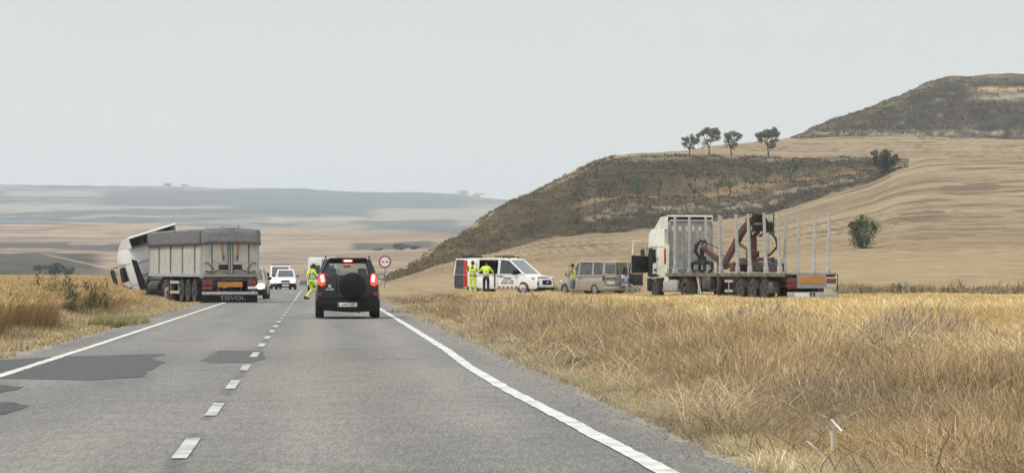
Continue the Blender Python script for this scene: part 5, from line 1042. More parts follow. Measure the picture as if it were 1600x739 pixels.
# ------------------------------------------------------------------ roadside assistance van with its side door open
def service_van():
    r = empty("service_van", (-.39, 161.0, gz(-.39, 161) - .02), R(-120)); tag(r, "white roadside van with navy and red rear stripes, its side door open", "van")
    f, h, H = 2.65, .99, 1.93; bz = 1.08
    b = loft_body(r, "body", [(-f, h - .05, .34, bz), (-f + .05, h, .3, bz), (1.3, h, .28, bz), (1.62, h - .02, .28, bz + .02), (2.2, h - .06, .28, bz - .06), (2.5, h - .12, .28, bz - .2), (2.64, h - .26, .36, bz - .42)], WHT, None)
    c = MB()
    for y in (-1.5, 1.68):
        for s in (1, -1): c.cyl((s * (h - .32), y, .35), (s * (h + .2), y, .35), .42, n=28)
    c.box((.75, -.56, .95), (.9, 1.16, 1.2)); cut(b, c); b.data.polygons.foreach_set('use_smooth', [True] * len(b.data.polygons)); b.data.set_sharp_from_angle(angle=R(32))
    belt = [(-(h - .03), -f + .02, bz), (-(h - .03), .1, bz), (-(h - .03), .45, bz), (-(h - .12), 1.72, bz), (h - .12, 1.72, bz), (h - .03, .15, bz), (h - .03, -1.14, bz), (h - .03, -f + .02, bz)]
    roof = [(-(h - .14), -f + .08, H - .02), (-(h - .14), .1, H), (-(h - .14), .4, H), (-(h - .2), .75, H - .06), (h - .2, .75, H - .06), (h - .14, .15, H), (h - .14, -1.14, H), (h - .14, -f + .08, H - .02)]
    greenhouse(r, belt, roof, WHT, GLP, .05, solid=(0, 1, 6, 7), names={3: "windscreen"}, skip=(5, 4, 2))
    for s in (-1, 1):                       # front side windows framed in white, with a raked front edge
        X = lambda z: s * (h - .03 - (z - bz) * .13)
        MB().slab([(X(1.12), .22, 1.12), (X(1.12), 1.50, 1.12), (X(1.3), 1.36, 1.3), (X(1.80), .82, 1.80), (X(1.82), .26, 1.82)], .01).build("side_window", GLD, r, smooth=0)
        MB().slab([(X(1.08) - s * .012, .1, 1.08), (X(1.08) - s * .012, 1.7, 1.08), (X(1.12) - s * .012, 1.58, 1.14), (X(1.12) - s * .012, .22, 1.14)], .03).build("door_frame", WHT, r, smooth=0)
        MB().slab([(X(1.08), .08, 1.06), (X(1.08), .22, 1.06), (X(1.9), .26, 1.9), (X(1.9), .1, 1.9)], .04).build("door_pillar", WHT, r, smooth=0)
        mirror(r, s * (h + .02), 1.22, 1.2, PLB, .22, .26)
        m = MB(); m.prism([(s * (h - .30), .93), (s * (h - .06), .99), (s * (h - .02), .90), (s * (h - .28), .80)], 2.18, 2.56, 'y', bev=.015); hl = m.build("headlight", LENS, r)
        MB().box((s * (h - .10), 2.50, .885), (.14, .06, .09), bev=.02).build("indicator", AMBON if s > 0 else LENS, hl)
        MB().box((s * (h - .16), 2.56, .60), (.05, .08, .24), bev=.02).build("air_intake", PLB, r)
        for y in (-1.5, 1.68): wheel(r, s * (h - .13), y, .36, .23)
    g = MB(); g.prism([(-.46, .72), (-.52, .63), (-.44, .54), (.44, .54), (.52, .63), (.46, .72), (.36, .80), (-.36, .80)], 2.58, 2.67, 'y', bev=.02); g.build("grille", PLB, r)
    MB().sphere((0, 2.68, .66), .10, (1, .2, .5)).build("maker_badge", LENS, r)
    MB().slab([(-.55, 2.52, .905), (.55, 2.52, .905), (.5, 2.3, .985), (-.5, 2.3, .985)], .01).build("bonnet_graphic", mat("bonnet_vinyl", (.22, .10, .12), .5, noise=.5, nscale=12), r, smooth=0)
    MB().box((0, 2.50, .34), (1.70, .34, .17), bev=.06).build("front_bumper", PLB, r); MB().box((0, 2.71, .45), (.5, .012, .10)).build("number_plate", PLATE, r, smooth=0)
    # coloured rear quarter, open doorway, hazard stripes, lettering (all on the right flank)
    def flank(y0, y1, z0, z1, m, name, lift=.008, par=None):
        def X(z): return (h + lift) if z < bz - .05 else h - .03 - (z - bz) * .13 + lift + .032
        q = MB()
        zs = [z0] + [z for z in (bz - .06, bz + .02) if z0 < z < z1] + [z1]
        for a, bb in zip(zs, zs[1:]): q.slab([(X(a + .001), y0, a), (X(a + .001), y1, a), (X(bb - .001), y1, bb), (X(bb - .001), y0, bb)], .006)
        return q.build(name, m, par or r, smooth=0)
    flank(-2.62, -2.06, .36, 1.90, NAVY, "navy_stripe"); flank(-2.05, -1.62, .42, 1.86, REDW, "red_stripe")
    MB().box((h + .05, -1.50, 1.15), (.05, .5, 1.42), bev=.02).build("sliding_door", WHT, r); MB().box((h + .045, -.05, 1.1), (.03, .05, 1.4)).build("door_edge", PLB, r, smooth=0)
    i = MB(); i.box((0, -.55, .40), (1.7, 3.2, .05)); i.box((0, .1, 1.15), (1.75, .04, 1.45)); i.box((-.85, -.6, 1.15), (.04, 3.0, 1.4)); i.box((-.4, -.6, 1.0), (.8, 2.4, .05)); i.box((-.4, -.6, 1.4), (.8, 2.4, .05)); i.build("load_bay", DRK, r, smooth=0)
    t = MB()
    for q in range(5): t.tube([(.55, -.15 - q * .11, .45), (.5, -.4 - q * .12, 1.0)], .014, 6)
    t.build("tool_rods", GALV, r)
    st = MB()
    for q in range(5): st.slab([(h + .012, .12 + q * .26, .36), (h + .012, .24 + q * .26, .36), (h + .012, .32 + q * .26, .46), (h + .012, .20 + q * .26, .46)], .004)
    st.build("hazard_stripes", REDW, r, smooth=0)
    text("door_lettering", "LERMAR", .14, INK, r, (h + .012, .72, .88), (R(90), 0, R(90)), .002, .002, 1.0)
    for zz, sz, y0 in ((.745, .05, .38), (.63, .065, .34)):      # two lines too small to read in the photograph: rows of short strokes
        lt = MB(); y = y0; lt.box((h + .009, y0 + .33, zz), (.004, .70, .006))
        for q in range(13):
            w_ = .03 + .02 * ((q * 7) % 3)
            if q != 7: lt.box((h + .012, y + w_ / 2, zz), (.004, w_, sz * (.8 + .2 * (q % 2))))
            y += w_ + .012
        lt.build("lettering_line", INK, r, smooth=0)
    MB().box((h + .02, .32, .99), (.03, .2, .045), bev=.01).build("door_handle", PLB, r); MB().tube([(h + .004, .12, .975), (h + .004, 1.45, .97)], .006, 6).tube([(h + .004, .12, .4), (h + .004, .12, 1.05)], .006, 6).build("door_seam", PLB, r)
    for y0 in (-1.9, .4):
        k = MB(); k.tube([(-.8, y0, H - .02), (-.8, y0, H + .12), (.8, y0, H + .12), (.8, y0, H - .02)], .025); k.build("roof_bar", PLB, r)
    MB().box((.62, -1.7, H + .15), (.10, 1.25, .06), bev=.01).box((.62, .35, H + .15), (.10, 1.2, .06), bev=.01).build("roof_rack_rail", PLB, r)
    MB().cyl((.3, .45, H), (.3, .45, H + .12), .06, n=12).build("beacon", mat("dull_amber", (.4, .15, .04), .4), r); seats(r, [.7], .7, .45, m=SEAT); MB().box((0, 1.5, 1.04), (1.6, .4, .1)).build("dashboard", DRK, r)
service_van()

# ------------------------------------------------------------------ taupe people carrier, tail door open
def leisure_van():
    rz = R(35); hx, hy = -math.sin(rz), math.cos(rz); rx, ry = math.cos(rz), math.sin(rz); h, f, H = .86, 2.06, 1.76
    cx = 4.76 + f * hx + h * rx; cy = 153.2 + f * hy + h * ry
    r = empty("people_carrier", (cx, cy, gz(cx, cy) - .03), rz); tag(r, "taupe people carrier parked between the roadside van and the timber lorry, tail door open", "car"); bz = 1.05
    b = loft_body(r, "body", [(-f, h - .05, .34, bz), (-f + .05, h, .26, bz), (.75, h, .24, bz), (1.1, h - .02, .24, bz - .01), (1.7, h - .06, .25, bz - .18), (1.98, h - .14, .28, bz - .34), (2.06, h - .26, .36, bz - .46)], SILV, None)
    c = MB()
    for y in (-1.25, 1.42):
        for s in (1, -1): c.cyl((s * (h - .3), y, .33), (s * (h + .2), y, .33), .385, n=28)
    c.box((.40, -2.0, .9), (.74, .9, .8)); cut(b, c); b.data.polygons.foreach_set('use_smooth', [True] * len(b.data.polygons)); b.data.set_sharp_from_angle(angle=R(32))
    belt = [(-(h - .03), -f + .02, bz), (-(h - .03), -1.1, bz), (-(h - .03), .12, bz), (-(h - .03), .8, bz), (-(h - .12), 1.3, bz - .02), (h - .12, 1.3, bz - .02), (h - .03, .8, bz), (h - .03, .12, bz), (h - .03, -1.1, bz), (h - .03, -f + .02, bz)]
    roof = [(-(h - .13), -f + .1, H), (-(h - .13), -1.05, H + .02), (-(h - .13), .12, H + .02), (-(h - .15), .34, H - .03), (-(h - .2), .42, H - .06), (h - .2, .42, H - .06), (h - .15, .34, H - .03), (h - .13, .12, H + .02), (h - .13, -1.05, H + .02), (h - .13, -f + .1, H)]
    greenhouse(r, belt, roof, SILV, GL, .06, names={4: "windscreen"}, skip=(9,))
    # rear: left leaf shut, right leaf swung open
    d = MB(); x0, x1 = -(h - .08), -.02; d.box(((x0 + x1) / 2, -f - .0, .84), (x1 - x0, .06, .62), bev=.015); d.box(((x0 + x1) / 2, -f + .05, 1.70), (x1 - x0, .05, .12)); d.box((x0 + .02, -f + .03, 1.4), (.08, .05, .62)); d.box((x1 - .03, -f + .03, 1.4), (.06, .05, .62)); o = d.build("rear_door", SILV, r)
    MB().box(((x0 + x1) / 2, -f + .03, 1.40), (x1 - x0 - .12, .01, .5)).build("window", GL, o, smooth=0); MB().box(((x0 + x1) / 2, -f - .035, .92), (x1 - x0 - .06, .02, .06), bev=.006).build("door_moulding", PLB, o); MB().box(((x0 + x1) / 2, -f - .035, .70), (.5, .012, .12)).build("number_plate", PLATE, o, smooth=0)
    o = MB().prism([(0, .55), (.78, .55), (.78, 1.15), (0, 1.15)], -.03, .03, 'y', bev=.01).tube([(.03, 0, 1.15), (.06, 0, 1.72), (.6, 0, 1.72), (.77, 0, 1.15)], .04).build("open_door", DRK, r); o.matrix_local = Matrix.Translation((h - .04, -f, 0)) @ Matrix.Rotation(R(-62), 4, 'Z')
    MB().slab([(.08, 0, 1.17), (.74, 0, 1.17), (.58, 0, 1.68), (.1, 0, 1.68)], .01).build("window", GL, o, smooth=0)
    for s in (-1, 1):
        MB().box((s * (h - .01), -f + .02, .95), (.09, .12, .30), bev=.02).build("tail_light", REDL, r); mirror(r, s * (h - .0), 1.02, 1.12, PLB); MB().sphere((s * (h - .22), 1.9, .72), .13, (1.2, .9, .8)).build("headlight", LENS, r)
        MB().tube([(s * (h + .005), -1.9, .74), (s * (h + .005), 1.1, .74)], .02, 6).build("side_moulding", mat("pale_moulding", (.33, .32, .3), .5), r); MB().tube([(s * (h + .0), .12, .4), (s * (h + .0), .12, 1.05)], .007, 6).tube([(s * (h), -1.05, .95), (s * h, -1.05, 1.05)], .007, 6).build("door_seam", PLB, r)
        MB().box((s * (h + .01), -.02, .93), (.03, .16, .04), bev=.01).build("door_handle", PLB, r)
        for y in (-1.25, 1.42): wheel(r, s * (h - .10), y, .33, .2, spokes=6)
    MB().box((0, -f - .03, .40), (1.66, .16, .24), bev=.05).build("rear_bumper", SILV, r); MB().box((0, 1.98, .40), (1.5, .2, .24), bev=.05).build("front_bumper", SILV, r)
    MB().box((.1, -1.5, .52), (1.5, 1.2, .04)).box((0, 0, .3), (1.3, 3.2, .1)).build("floor", DRK, r, smooth=0); seats(r, [.3, -.6], .55, .36)
    return r, (cx, cy, rz)
PC = leisure_van()
# ------------------------------------------------------------------ road sign
def sign():
    p = on(601.3, 212); r = empty("road_sign", p); r.location.z = 0; tag(r, "round no overtaking sign with a red rim on a thin pole by the right verge", "sign")
    MB().tube([(-.06, 0, -.1), (-.0, 0, .5), (.02, .03, 1.7)], .038, 10).box((.02, .0, 2.04), (.06, .03, .8)).build("pole", mat("zinc_pole", (.22, .22, .215), .5, metal=.3), r)
    d = empty("sign_plate", (.01, -.03, 2.04)); d.parent = r
    m = MB(); m.cyl((0, 0, 0), (0, .02, 0), .45, n=40); m.build("rim", mat("sign_red", (.30, .018, .03), .4), d, bevel=.004); MB().cyl((0, -.004, 0), (0, 0, 0), .34, n=40).build("face", mat("sign_white", (.68, .68, .69), .4, noise=.04), d)
    for s in (-1, 1):
        c = MB(); c.prism([(-.11, -.035), (-.11, .015), (-.065, .02), (-.04, .06), (.045, .06), (.07, .02), (.11, .012), (.11, -.035)], -.008, -.004, 'y'); c.cyl((-.06, -.008, -.04), (-.06, -.004, -.04), .028, n=12); c.cyl((.06, -.008, -.04), (.06, -.004, -.04), .028, n=12)
        c.build("car_symbol", INK if s > 0 else mat("faded_symbol", (.12, .05, .05), .6), d, loc=(s * .155, 0, -.005), smooth=0)
sign()
# broken whitewashed stakes in the grass, bottom right
def sticks():
    w = mat("whitewashed_wood", (.62, .60, .58), .7, noise=.15, nscale=12, dirt=(.35, .32, .28), dirt_amt=.6)
    def px3(x, y, Y): return at(x, y, Y)
    a = px3(1301, 724, 19.6); r = empty("broken_stake", (a.x, a.y, gz(a.x, a.y))); tag(r, "upright stub of a broken white stake at the bottom right", "stake")
    def loc(x, y, Y): return px3(x, y, Y) - r.location
    MB().tube([loc(1301, 730, 19.6), loc(1300, 672, 19.6)], [.014, .011], 7).build("stake", w, r)
    MB().tube([loc(1301, 672, 19.6), loc(1288, 650, 19.5)], [.008, .005], 6).tube([loc(1299, 655, 19.6), loc(1316, 674, 19.5)], [.006, .009], 6).build("splinter", w, r)
    a = px3(1275, 708, 19.5); r2 = MB(); r2.tube([px3(1261, 689, 19.4) - a, px3(1286, 713, 19.4) - a], [.008, .014], 7); r2.tube([px3(1286, 714, 19.4) - a, px3(1302, 730, 19.4) - a], [.007, .009], 6)
    o = r2.build("fallen_stake", w, loc=a); tag(o, "slanting white broken stick fallen beside the upright stub", "stake")
sticks()
# poppy
def poppy():
    p = on(1467, 36); r = empty("poppy", p); tag(r, "single orange red poppy in the tall dry grass", "flower"); z = .42
    MB().tube([(0, 0, 0), (.01, 0, z * .6), (0, 0, z)], .003, 5).build("stem", mat("poppy_stem", (.12, .16, .06), .8), r)
    m = MB()
    for k in range(5): a = k * 1.257; m.sphere((.016 * math.cos(a), .016 * math.sin(a), z + .01), .019, (1, 1, .55), 8)
    m.build("petals", mat("poppy_red", (.75, .10, .02), .6), r)
poppy()

# ------------------------------------------------------------------ trees and bushes
BARK = mat("bark", (.055, .045, .035), .9, noise=.3, nscale=6)
M_LEAF = tone_mat("leaf", .75, transl=.3, spec=.2)
def limb(mb, p, d, l, r, depth, tips, spread=.6, rng=random):
    pts = [Vector(p)]; rs = [r]; dd = Vector(d).normalized()
    for k in range(3):
        dd = (dd + Vector((rng.gauss(0, .16), rng.gauss(0, .16), rng.gauss(0, .08)))).normalized(); pts.append(pts[-1] + dd * l / 3); rs.append(r * (1 - .13 * (k + 1)))
    mb.tube(pts, rs, 6)
    if depth == 0: tips.append((pts[-1], l)); return
    for k in range(rng.choice((2, 3, 3))):
        a = rng.random() * 6.28; nd = (dd + Vector((math.cos(a), math.sin(a), rng.uniform(-.1, .35))) * spread * rng.uniform(.7, 1.3)).normalized(); limb(mb, pts[rng.choice((2, 3, 3))], nd, l * rng.uniform(.62, .85), rs[-1] * .72, depth - 1, tips, spread, rng)
def leaf_cloud(centres, rads, n, size, cols, flat=.8, seed=0):
    g = np.random.default_rng(seed); centres = np.array(centres); i = g.integers(0, len(centres), n); d = g.normal(size=(n, 3)); d /= np.linalg.norm(d, axis=1)[:, None]
    p = centres[i] + d * (np.array(rads)[i] * g.random(n) ** .45)[:, None] * np.array([1, 1, flat]); a = g.normal(size=(n, 3)); a /= np.linalg.norm(a, axis=1)[:, None]; b = np.cross(a, g.normal(size=(n, 3))); b /= np.linalg.norm(b, axis=1)[:, None]
    s = size * (.6 + .8 * g.random(n))[:, None]; V = np.stack([p - a * s, p - b * s * .5, p + a * s, p + b * s * .5], 1).reshape(-1, 3); k = np.arange(n)[:, None] * 4; Fq = k + np.arange(4)[None]
    tone = np.array(cols)[(i * 7 + g.integers(0, 2, n)) % len(cols)] * (1 + g.normal(size=(n, 1)) * .18); return V, Fq, np.repeat(np.clip(tone, 0, 1), 4, 0)
def tree(name, label, px, Y, ph, group=None, pw=None, cols=None, dens=1.0, seed=1, lean=.0, bare=.0, cat="tree", low=False, leaf=None, dz=0):
    """ph, pw: height and width in photograph pixels at distance Y"""
    g = random.Random(seed); s = Y / F; H = ph * s; Wd = (pw or ph * .9) * s; p = on(px, Y, dz); r = empty(name, p); tag(r, label, cat, group)
    cols = cols or [(.11, .125, .07), (.15, .165, .09), (.08, .095, .055)]
    t = MB(); tips = []
    if low:
        for k in range(7): a = g.random() * 6.28; limb(t, (0, 0, -.1), (math.cos(a) * .8, math.sin(a) * .8, .9), H * .5, H * .022, 1, tips, .6, g)
    else:
        th = H * g.uniform(.24, .32); t.tube([(0, 0, -.2), (lean * .4 * th, 0, th * .5), (lean * th, 0, th)], [H * .032, H * .025, H * .022], 8)
        for k in range(4): a = k * 1.57 + g.random(); limb(t, (lean * th, 0, th * .95), (math.cos(a) * .75, math.sin(a) * .75, 1.0), H * .30, H * .022, 2, tips, .55, g)
    zmax = max(q[0].z for q in tips); xm = max(abs(q[0].x) for q in tips) + .01; kx = Wd * .42 / xm; kz = (H * .90) / zmax
    for v in t.bm.verts: f_ = min(1, max(0, v.co.z / (H * .3))); v.co.x *= 1 + (kx - 1) * f_; v.co.y *= 1 + (kx - 1) * f_; v.co.z *= 1 + (kz - 1) * f_
    t.build("trunk", BARK, r, smooth=60)
    cs = [(q[0].x * kx, q[0].y * kx, min(q[0].z * kz, H * .93)) for q in tips if g.random() > bare]; rd = [min(H, Wd) * g.uniform(.07, .13) for _ in cs]
    if bare < .4:
        for _ in range(26 if low else 15):
            a = g.random() * 6.283; u = g.random(); zz = g.uniform(.10 if low else .30, .84); env = math.sin(math.pi * min(1, (zz - (.0 if low else .22)) / (1.0 if low else .82))) ** .6 * (.9 if low else 1); rr = Wd * .40 * env * u ** .5
            cs.append((math.cos(a) * rr, math.sin(a) * rr, zz * H)); rd.append(min(H, Wd) * (g.uniform(.15, .24) if low else g.uniform(.10, .17)))
    V, Fq, Cc = leaf_cloud(cs, rd, int(1500 * dens), leaf or min(H, Wd) * .026, cols, seed=seed); o = np_mesh("crown", V, Fq, M_LEAF, Cc, parent=r); return r
OL = [(.17, .195, .12), (.23, .24, .16), (.13, .15, .09), (.26, .26, .18)]
PG = "almond trees along the edge of the hill terrace"
def YB_at(px): return float(knots_right(np.array([float(px)]))[0][9][0])
def YS(px, s):
    Y = np.arange(160, 700, .5); ss = HZ - (ground((px - 800) / F * Y, Y) - EYE) / Y * F; return float(Y[np.argmax(ss < s)])
def YK(px, i): return float(knots_right(np.array([float(px)]))[0][i][0])
for q, (px, ph, pw, lab) in enumerate([(1077, 36, 34, "leftmost tree on the terrace edge, sparse with a low fork"), (1108, 46, 40, "tallest tree on the terrace edge, second from the left"), (1143, 42, 36, "thin open tree, third of the row on the terrace edge"), (1201, 46, 44, "rounded tree standing apart at the right of the terrace row")]):
    tree("terrace_tree", lab, px, YB_at(px) + 5, ph, PG, pw, OL, (2.2, 3.0, 2.2, 3.6)[q], 11 + q * 3, (.1, .05, -.1, -.15)[q], (.12, .1, .25, .0)[q])
SG = "small trees scattered on the terrace halfway up the hill"
for q, (px, ph, pw, lab, cols, bare) in enumerate([(905, 22, 24, "bare grey bush at the left end of the hillside terrace", [(.12, .105, .085), (.09, .08, .06)], .5), (952, 30, 32, "wide olive bush low on the hillside terrace", None, 0), (938, 24, 20, "olive bush touching the wide bush on its left", None, .1), (996, 40, 22, "green tree with dark trunk on the left terrace", [(.10, .18, .08), (.14, .21, .10)], 0), (1029, 34, 20, "leafless thin tree right of the green terrace tree", [(.11, .10, .08)], .8), (1084, 34, 22, "pair of bare dark stems in the middle terrace", [(.11, .10, .08)], .7), (1122, 26, 22, "small leafless tree left of the bright green bushes", [(.10, .10, .07)], .6), (1141, 24, 26, "pale green bush, first of the bright clump", [(.20, .25, .11), (.15, .19, .09)], 0), (1165, 32, 26, "taller pale green tree in the bright clump", [(.19, .25, .11), (.14, .19, .09)], 0), (1197, 30, 24, "round grey green tree right of the bright clump", [(.10, .15, .08), (.12, .14, .08)], 0), (1236, 34, 30, "last terrace tree on the right, wide and dark", [(.12, .16, .09), (.14, .17, .10)], .1), (1185, 18, 20, "low bush between the two grey green trees", None, 0)]):
    yy = YK(px, 6) * .45 + YK(px, 5) * .55 if px < 1300 else 500
    tree("hillside_tree", lab, px, yy, ph, SG, pw, cols or [(.15, .165, .10), (.12, .135, .08)], 1.1 * (1 - bare * .9), 40 + q, 0, bare, "tree" if ph > 28 else "bush")
tree("dark_bush", "large dark evergreen bush where the stubble meets the scarp", 1380, YK(1380, 4) + 1, 40, None, 54, [(.035, .045, .03), (.05, .065, .04), (.028, .035, .025)], 3.2, 77, 0, 0, "bush", True)
tree("field_bush", "lone green bush with bare twigs in the stubble slope", 1350, YS(1350, 388), 54, None, 56, [(.095, .125, .065), (.135, .16, .085), (.075, .095, .05)], 2.6, 81, 0, .15, "bush", True)
# clumps far away on the skyline and in the valley
FG = "distant tree clumps on the far hills"; FC = [(.07, .085, .06), (.10, .115, .08)]
for q, (px, Y, ph, pw, lab, b) in enumerate([(262, 6290, 6, 22, "little tree clump on the far skyline above the tipper lorry", 0), (288, 6290, 5, 26, "low trees right of the skyline clump", 0), (724, 6290, 7, 26, "left clump of trees on the far ridge beside the hill", 0), (747, 6290, 6, 26, "right clump of trees on the far ridge, nearest the hill", 0), (84, 850, 19, 34, "dark bush against the scrubby bank left of the leaning cab", 1), (106, 860, 12, 26, "smaller bush right of the dark bush on the left bank", 1), (626, 1290, 11, 34, "clump of bushes in the fields left of the hill foot", 1), (648, 1300, 7, 22, "small bush right of the clump at the hill foot", 1), (590, 1280, 5, 26, "low hedge left of the clump at the hill foot", 1), (60, 915, 9, 30, "low bush at the left of the left bank", 1)]):
    tree("distant_clump", lab, px, Y, ph, FG, pw, FC, 2.6 if Y < 2000 else .7, 90 + q, 0, 0, "trees", True, leaf=ph * Y / F * .07)
# dark roadside bushes beyond the queue
tree("roadside_bush", "dark green roadside bush behind the passing car", 412, 300, 20, None, 22, [(.05, .065, .035)], .8, 60, 0, 0, "bush", True)
tree("roadside_bush", "dark green bush between the oncoming van and the trailer", 404, 330, 16, None, 20, [(.05, .065, .035)], .8, 61, 0, 0, "bush", True)
# tall weeds standing in the wheat
def weed(px, Y, n, h, lab, spread=.5, cols=((.10, .125, .07), (.14, .16, .09)), wid=.05):
    p = on(px, Y); r = empty("tall_weed", p); tag(r, lab, "weed", "green weeds growing in the roadside crop"); g = np.random.default_rng(int(px * 3 + Y)); X = g.normal(size=n) * spread; Yy = g.normal(size=n) * spread * .8
    H = h * (.6 + .5 * g.random(n)); P = np.stack([X, Yy, np.zeros(n)], -1); parts = [blades(P, H, np.full(n, .02), np.stack([g.normal(size=n) * .18, g.normal(size=n) * .15], -1), np.array(cols)[g.integers(0, len(cols), n)], 3, .5, .1)]
    V, Fq, Cc = join(parts); np_mesh("stems", V, Fq, M_LEAF, Cc, parent=r)
    m = n * 26; i = g.integers(0, n, m); t = .25 + .75 * g.random(m); Q = P[i].copy(); Q[:, 2] += H[i] * t; Q[:, :2] += g.normal(size=(m, 2)) * .02
    V, Fq, Cc = blades(Q, (.10 + .10 * g.random(m)) * min(1, h * 1.2), np.full(m, wid * .7), g.normal(size=(m, 2)) * .9, np.array(cols)[g.integers(0, len(cols), m)] * (1 + g.normal(size=(m, 1)) * .2), 2, .2); np_mesh("leaves", V, Fq, M_LEAF, Cc, parent=r)
weed(84, 79, 12, 1.25, "upright grey green weeds rising above the wheat, left group", .35); weed(100, 80, 10, 1.1, "grey green weeds in the wheat beside the left group", .3); weed(128, 86, 16, 1.0, "leafy green weeds at the corner of the cut wheat block", .3); weed(121, 83, 10, 1.0, "thin weeds between the two wheat blocks", .25)
weed(1064, 44, 6, .22, "green thistle low in the right verge grass", .10, wid=.03); weed(1232, 27, 5, .10, "little dark weed near the road edge at lower right", .06, wid=.02); weed(838, 62, 2, .42, "dark single weed stalk in the right verge", .08, ((.06, .06, .04),), .02)
# margin weeds behind the timber lorry
for q, (px, lab) in enumerate([(1352, "weed clump just right of the timber lorry"), (1402, "tallest grey weed clump behind the straw field"), (1432, "pale weed clump right of the tallest clump"), (1486, "brown weed clump in the field margin"), (1533, "dark weed clump near the right edge of the field")]):
    tree("margin_weed", lab, px, 151 + q * .7, (18, 24, 16, 16, 14)[q], "weed clumps along the field margin", (34, 34, 30, 34, 30)[q], [(.12, .125, .08), (.17, .15, .095), (.09, .10, .06)], 1.0, 120 + q, 0, .2, "weeds", True)
# churned earth bank in the left verge
b = MB(); bm = b.bm; n = 26; rows = []
for i in range(n + 1):
    t = i / n; X = -11.9 + .2 * math.sin(t * 5) - .9 * t; Y = 86 + 15 * t; hgt = .20 * math.sin(math.pi * t) ** .6 * (.7 + .5 * random.random()); g0 = gz(X, Y)
    rows.append([bm.verts.new((X + w, Y + random.gauss(0, .05), g0 + hgt * k - .03)) for w, k in ((-.55, 0), (-.3, .7), (0, 1), (.25, .8), (.5, 0))])
for a, c in zip(rows, rows[1:]):
    for j in range(4): bm.faces.new((a[j], a[j + 1], c[j + 1], c[j]))
o = b.build("earth_bank", mat("turned_earth", (.12, .095, .07), .95, noise=.4, nscale=3, bump=1), smooth=80); tag(o, "dark churned earth ridge in the left verge before the lorry", "earth", kind='stuff')
# stones along the broken tarmac edges
def stones():
    g = np.random.default_rng(5); n = 2600; Y = 17 + 110 * g.random(n) ** 1.5; side = g.random(n) < .6; off = np.where(side, 3.75 + .28 * g.normal(size=n), -3.65 + .25 * g.normal(size=n)); X = road_c(Y) + off; z = ground(X, Y) + .04
    base = np.array([(1, 0, 0), (0, 1, 0), (-1, 0, 0), (0, -1, 0), (0, 0, .8), (0, 0, -.4)]); s = (.004 + .011 * g.random(n) ** 2)[:, None, None] * (.7 + .6 * g.random((n, 6, 3))); V = base[None] * s + np.stack([X, Y, z], -1)[:, None]
    F3 = np.array([(0, 1, 4), (1, 2, 4), (2, 3, 4), (3, 0, 4), (1, 0, 5), (2, 1, 5), (3, 2, 5), (0, 3, 5)]); Fq = (np.arange(n)[:, None, None] * 6 + F3[None]).reshape(-1, 3)
    c = np.repeat(np.array([(.30, .28, .24), (.24, .22, .19), (.17, .16, .14)])[g.integers(0, 3, n)], 6, 0); tag(np_mesh("gravel", V.reshape(-1, 3), Fq, M_LAND, c), 'loose grit along the road edges', 'gravel', kind='stuff')
stones()
# ------------------------------------------------------------------ people
SKIN = mat("skin", (.33, .19, .13), .6, noise=.08); SKIND = mat("dark_skin", (.08, .048, .033), .55, noise=.08); HAIR = mat("dark_hair", (.015, .012, .01), .8); HIV = mat("hi_vis_yellow", (.62, .83, .055), .65, noise=.06, nscale=9); REFL = mat("reflective_band", (.46, .48, .46), .3, metal=.2)
DENIM = mat("denim_blue", (.10, .14, .20), .85); NAVYC = mat("navy_cloth", (.015, .018, .03), .9); SHOE = mat("dark_shoe", (.02, .02, .02), .7); PALEB = mat("pale_blue_shirt", (.42, .50, .66), .8); GREYT = mat("grey_trousers", (.27, .255, .24), .9); EYEW = mat("eye", (.05, .04, .04), .3); WHTS = mat("white_trainers", (.5, .5, .48), .6); GREENC = mat("dark_green_cloth", (.02, .035, .03), .85)
BASE = dict(pelvis=(0, 0, .93), waist=(0, 0, 1.08), chest=(0, .01, 1.30), neck=(0, 0, 1.47), head=(0, .03, 1.60), crown=(0, .02, 1.70),
    shL=(-.18, 0, 1.42), elL=(-.24, -.03, 1.14), wrL=(-.25, .06, .90), shR=(.18, 0, 1.42), elR=(.24, -.03, 1.14), wrR=(.25, .06, .90),
    hipL=(-.10, 0, .90), knL=(-.11, .02, .50), anL=(-.11, -.03, .09), toL=(-.13, .15, .04), hipR=(.10, 0, .90), knR=(.11, .02, .50), anR=(.11, -.03, .09), toR=(.13, .15, .04))
RAD = dict(pelvis=(.15, .115), waist=(.135, .10), chest=(.165, .115), neck=(.055, .055), head=(.082, .10), crown=(.06, .07), shL=(.062, .062), shR=(.062, .062), elL=(.043, .043), elR=(.043, .043), wrL=(.028, .032), wrR=(.028, .032), hipL=(.088, .088), hipR=(.088, .088), knL=(.058, .058), knR=(.058, .058), anL=(.040, .045), anR=(.040, .045), toL=(.035, .03), toR=(.035, .03))
EDG = [("pelvis", "waist"), ("waist", "chest"), ("chest", "neck"), ("neck", "head"), ("head", "crown"), ("chest", "shL"), ("shL", "elL"), ("elL", "wrL"), ("chest", "shR"), ("shR", "elR"), ("elR", "wrR"), ("pelvis", "hipL"), ("hipL", "knL"), ("knL", "anL"), ("anL", "toL"), ("pelvis", "hipR"), ("hipR", "knR"), ("knR", "anR"), ("anR", "toR")]
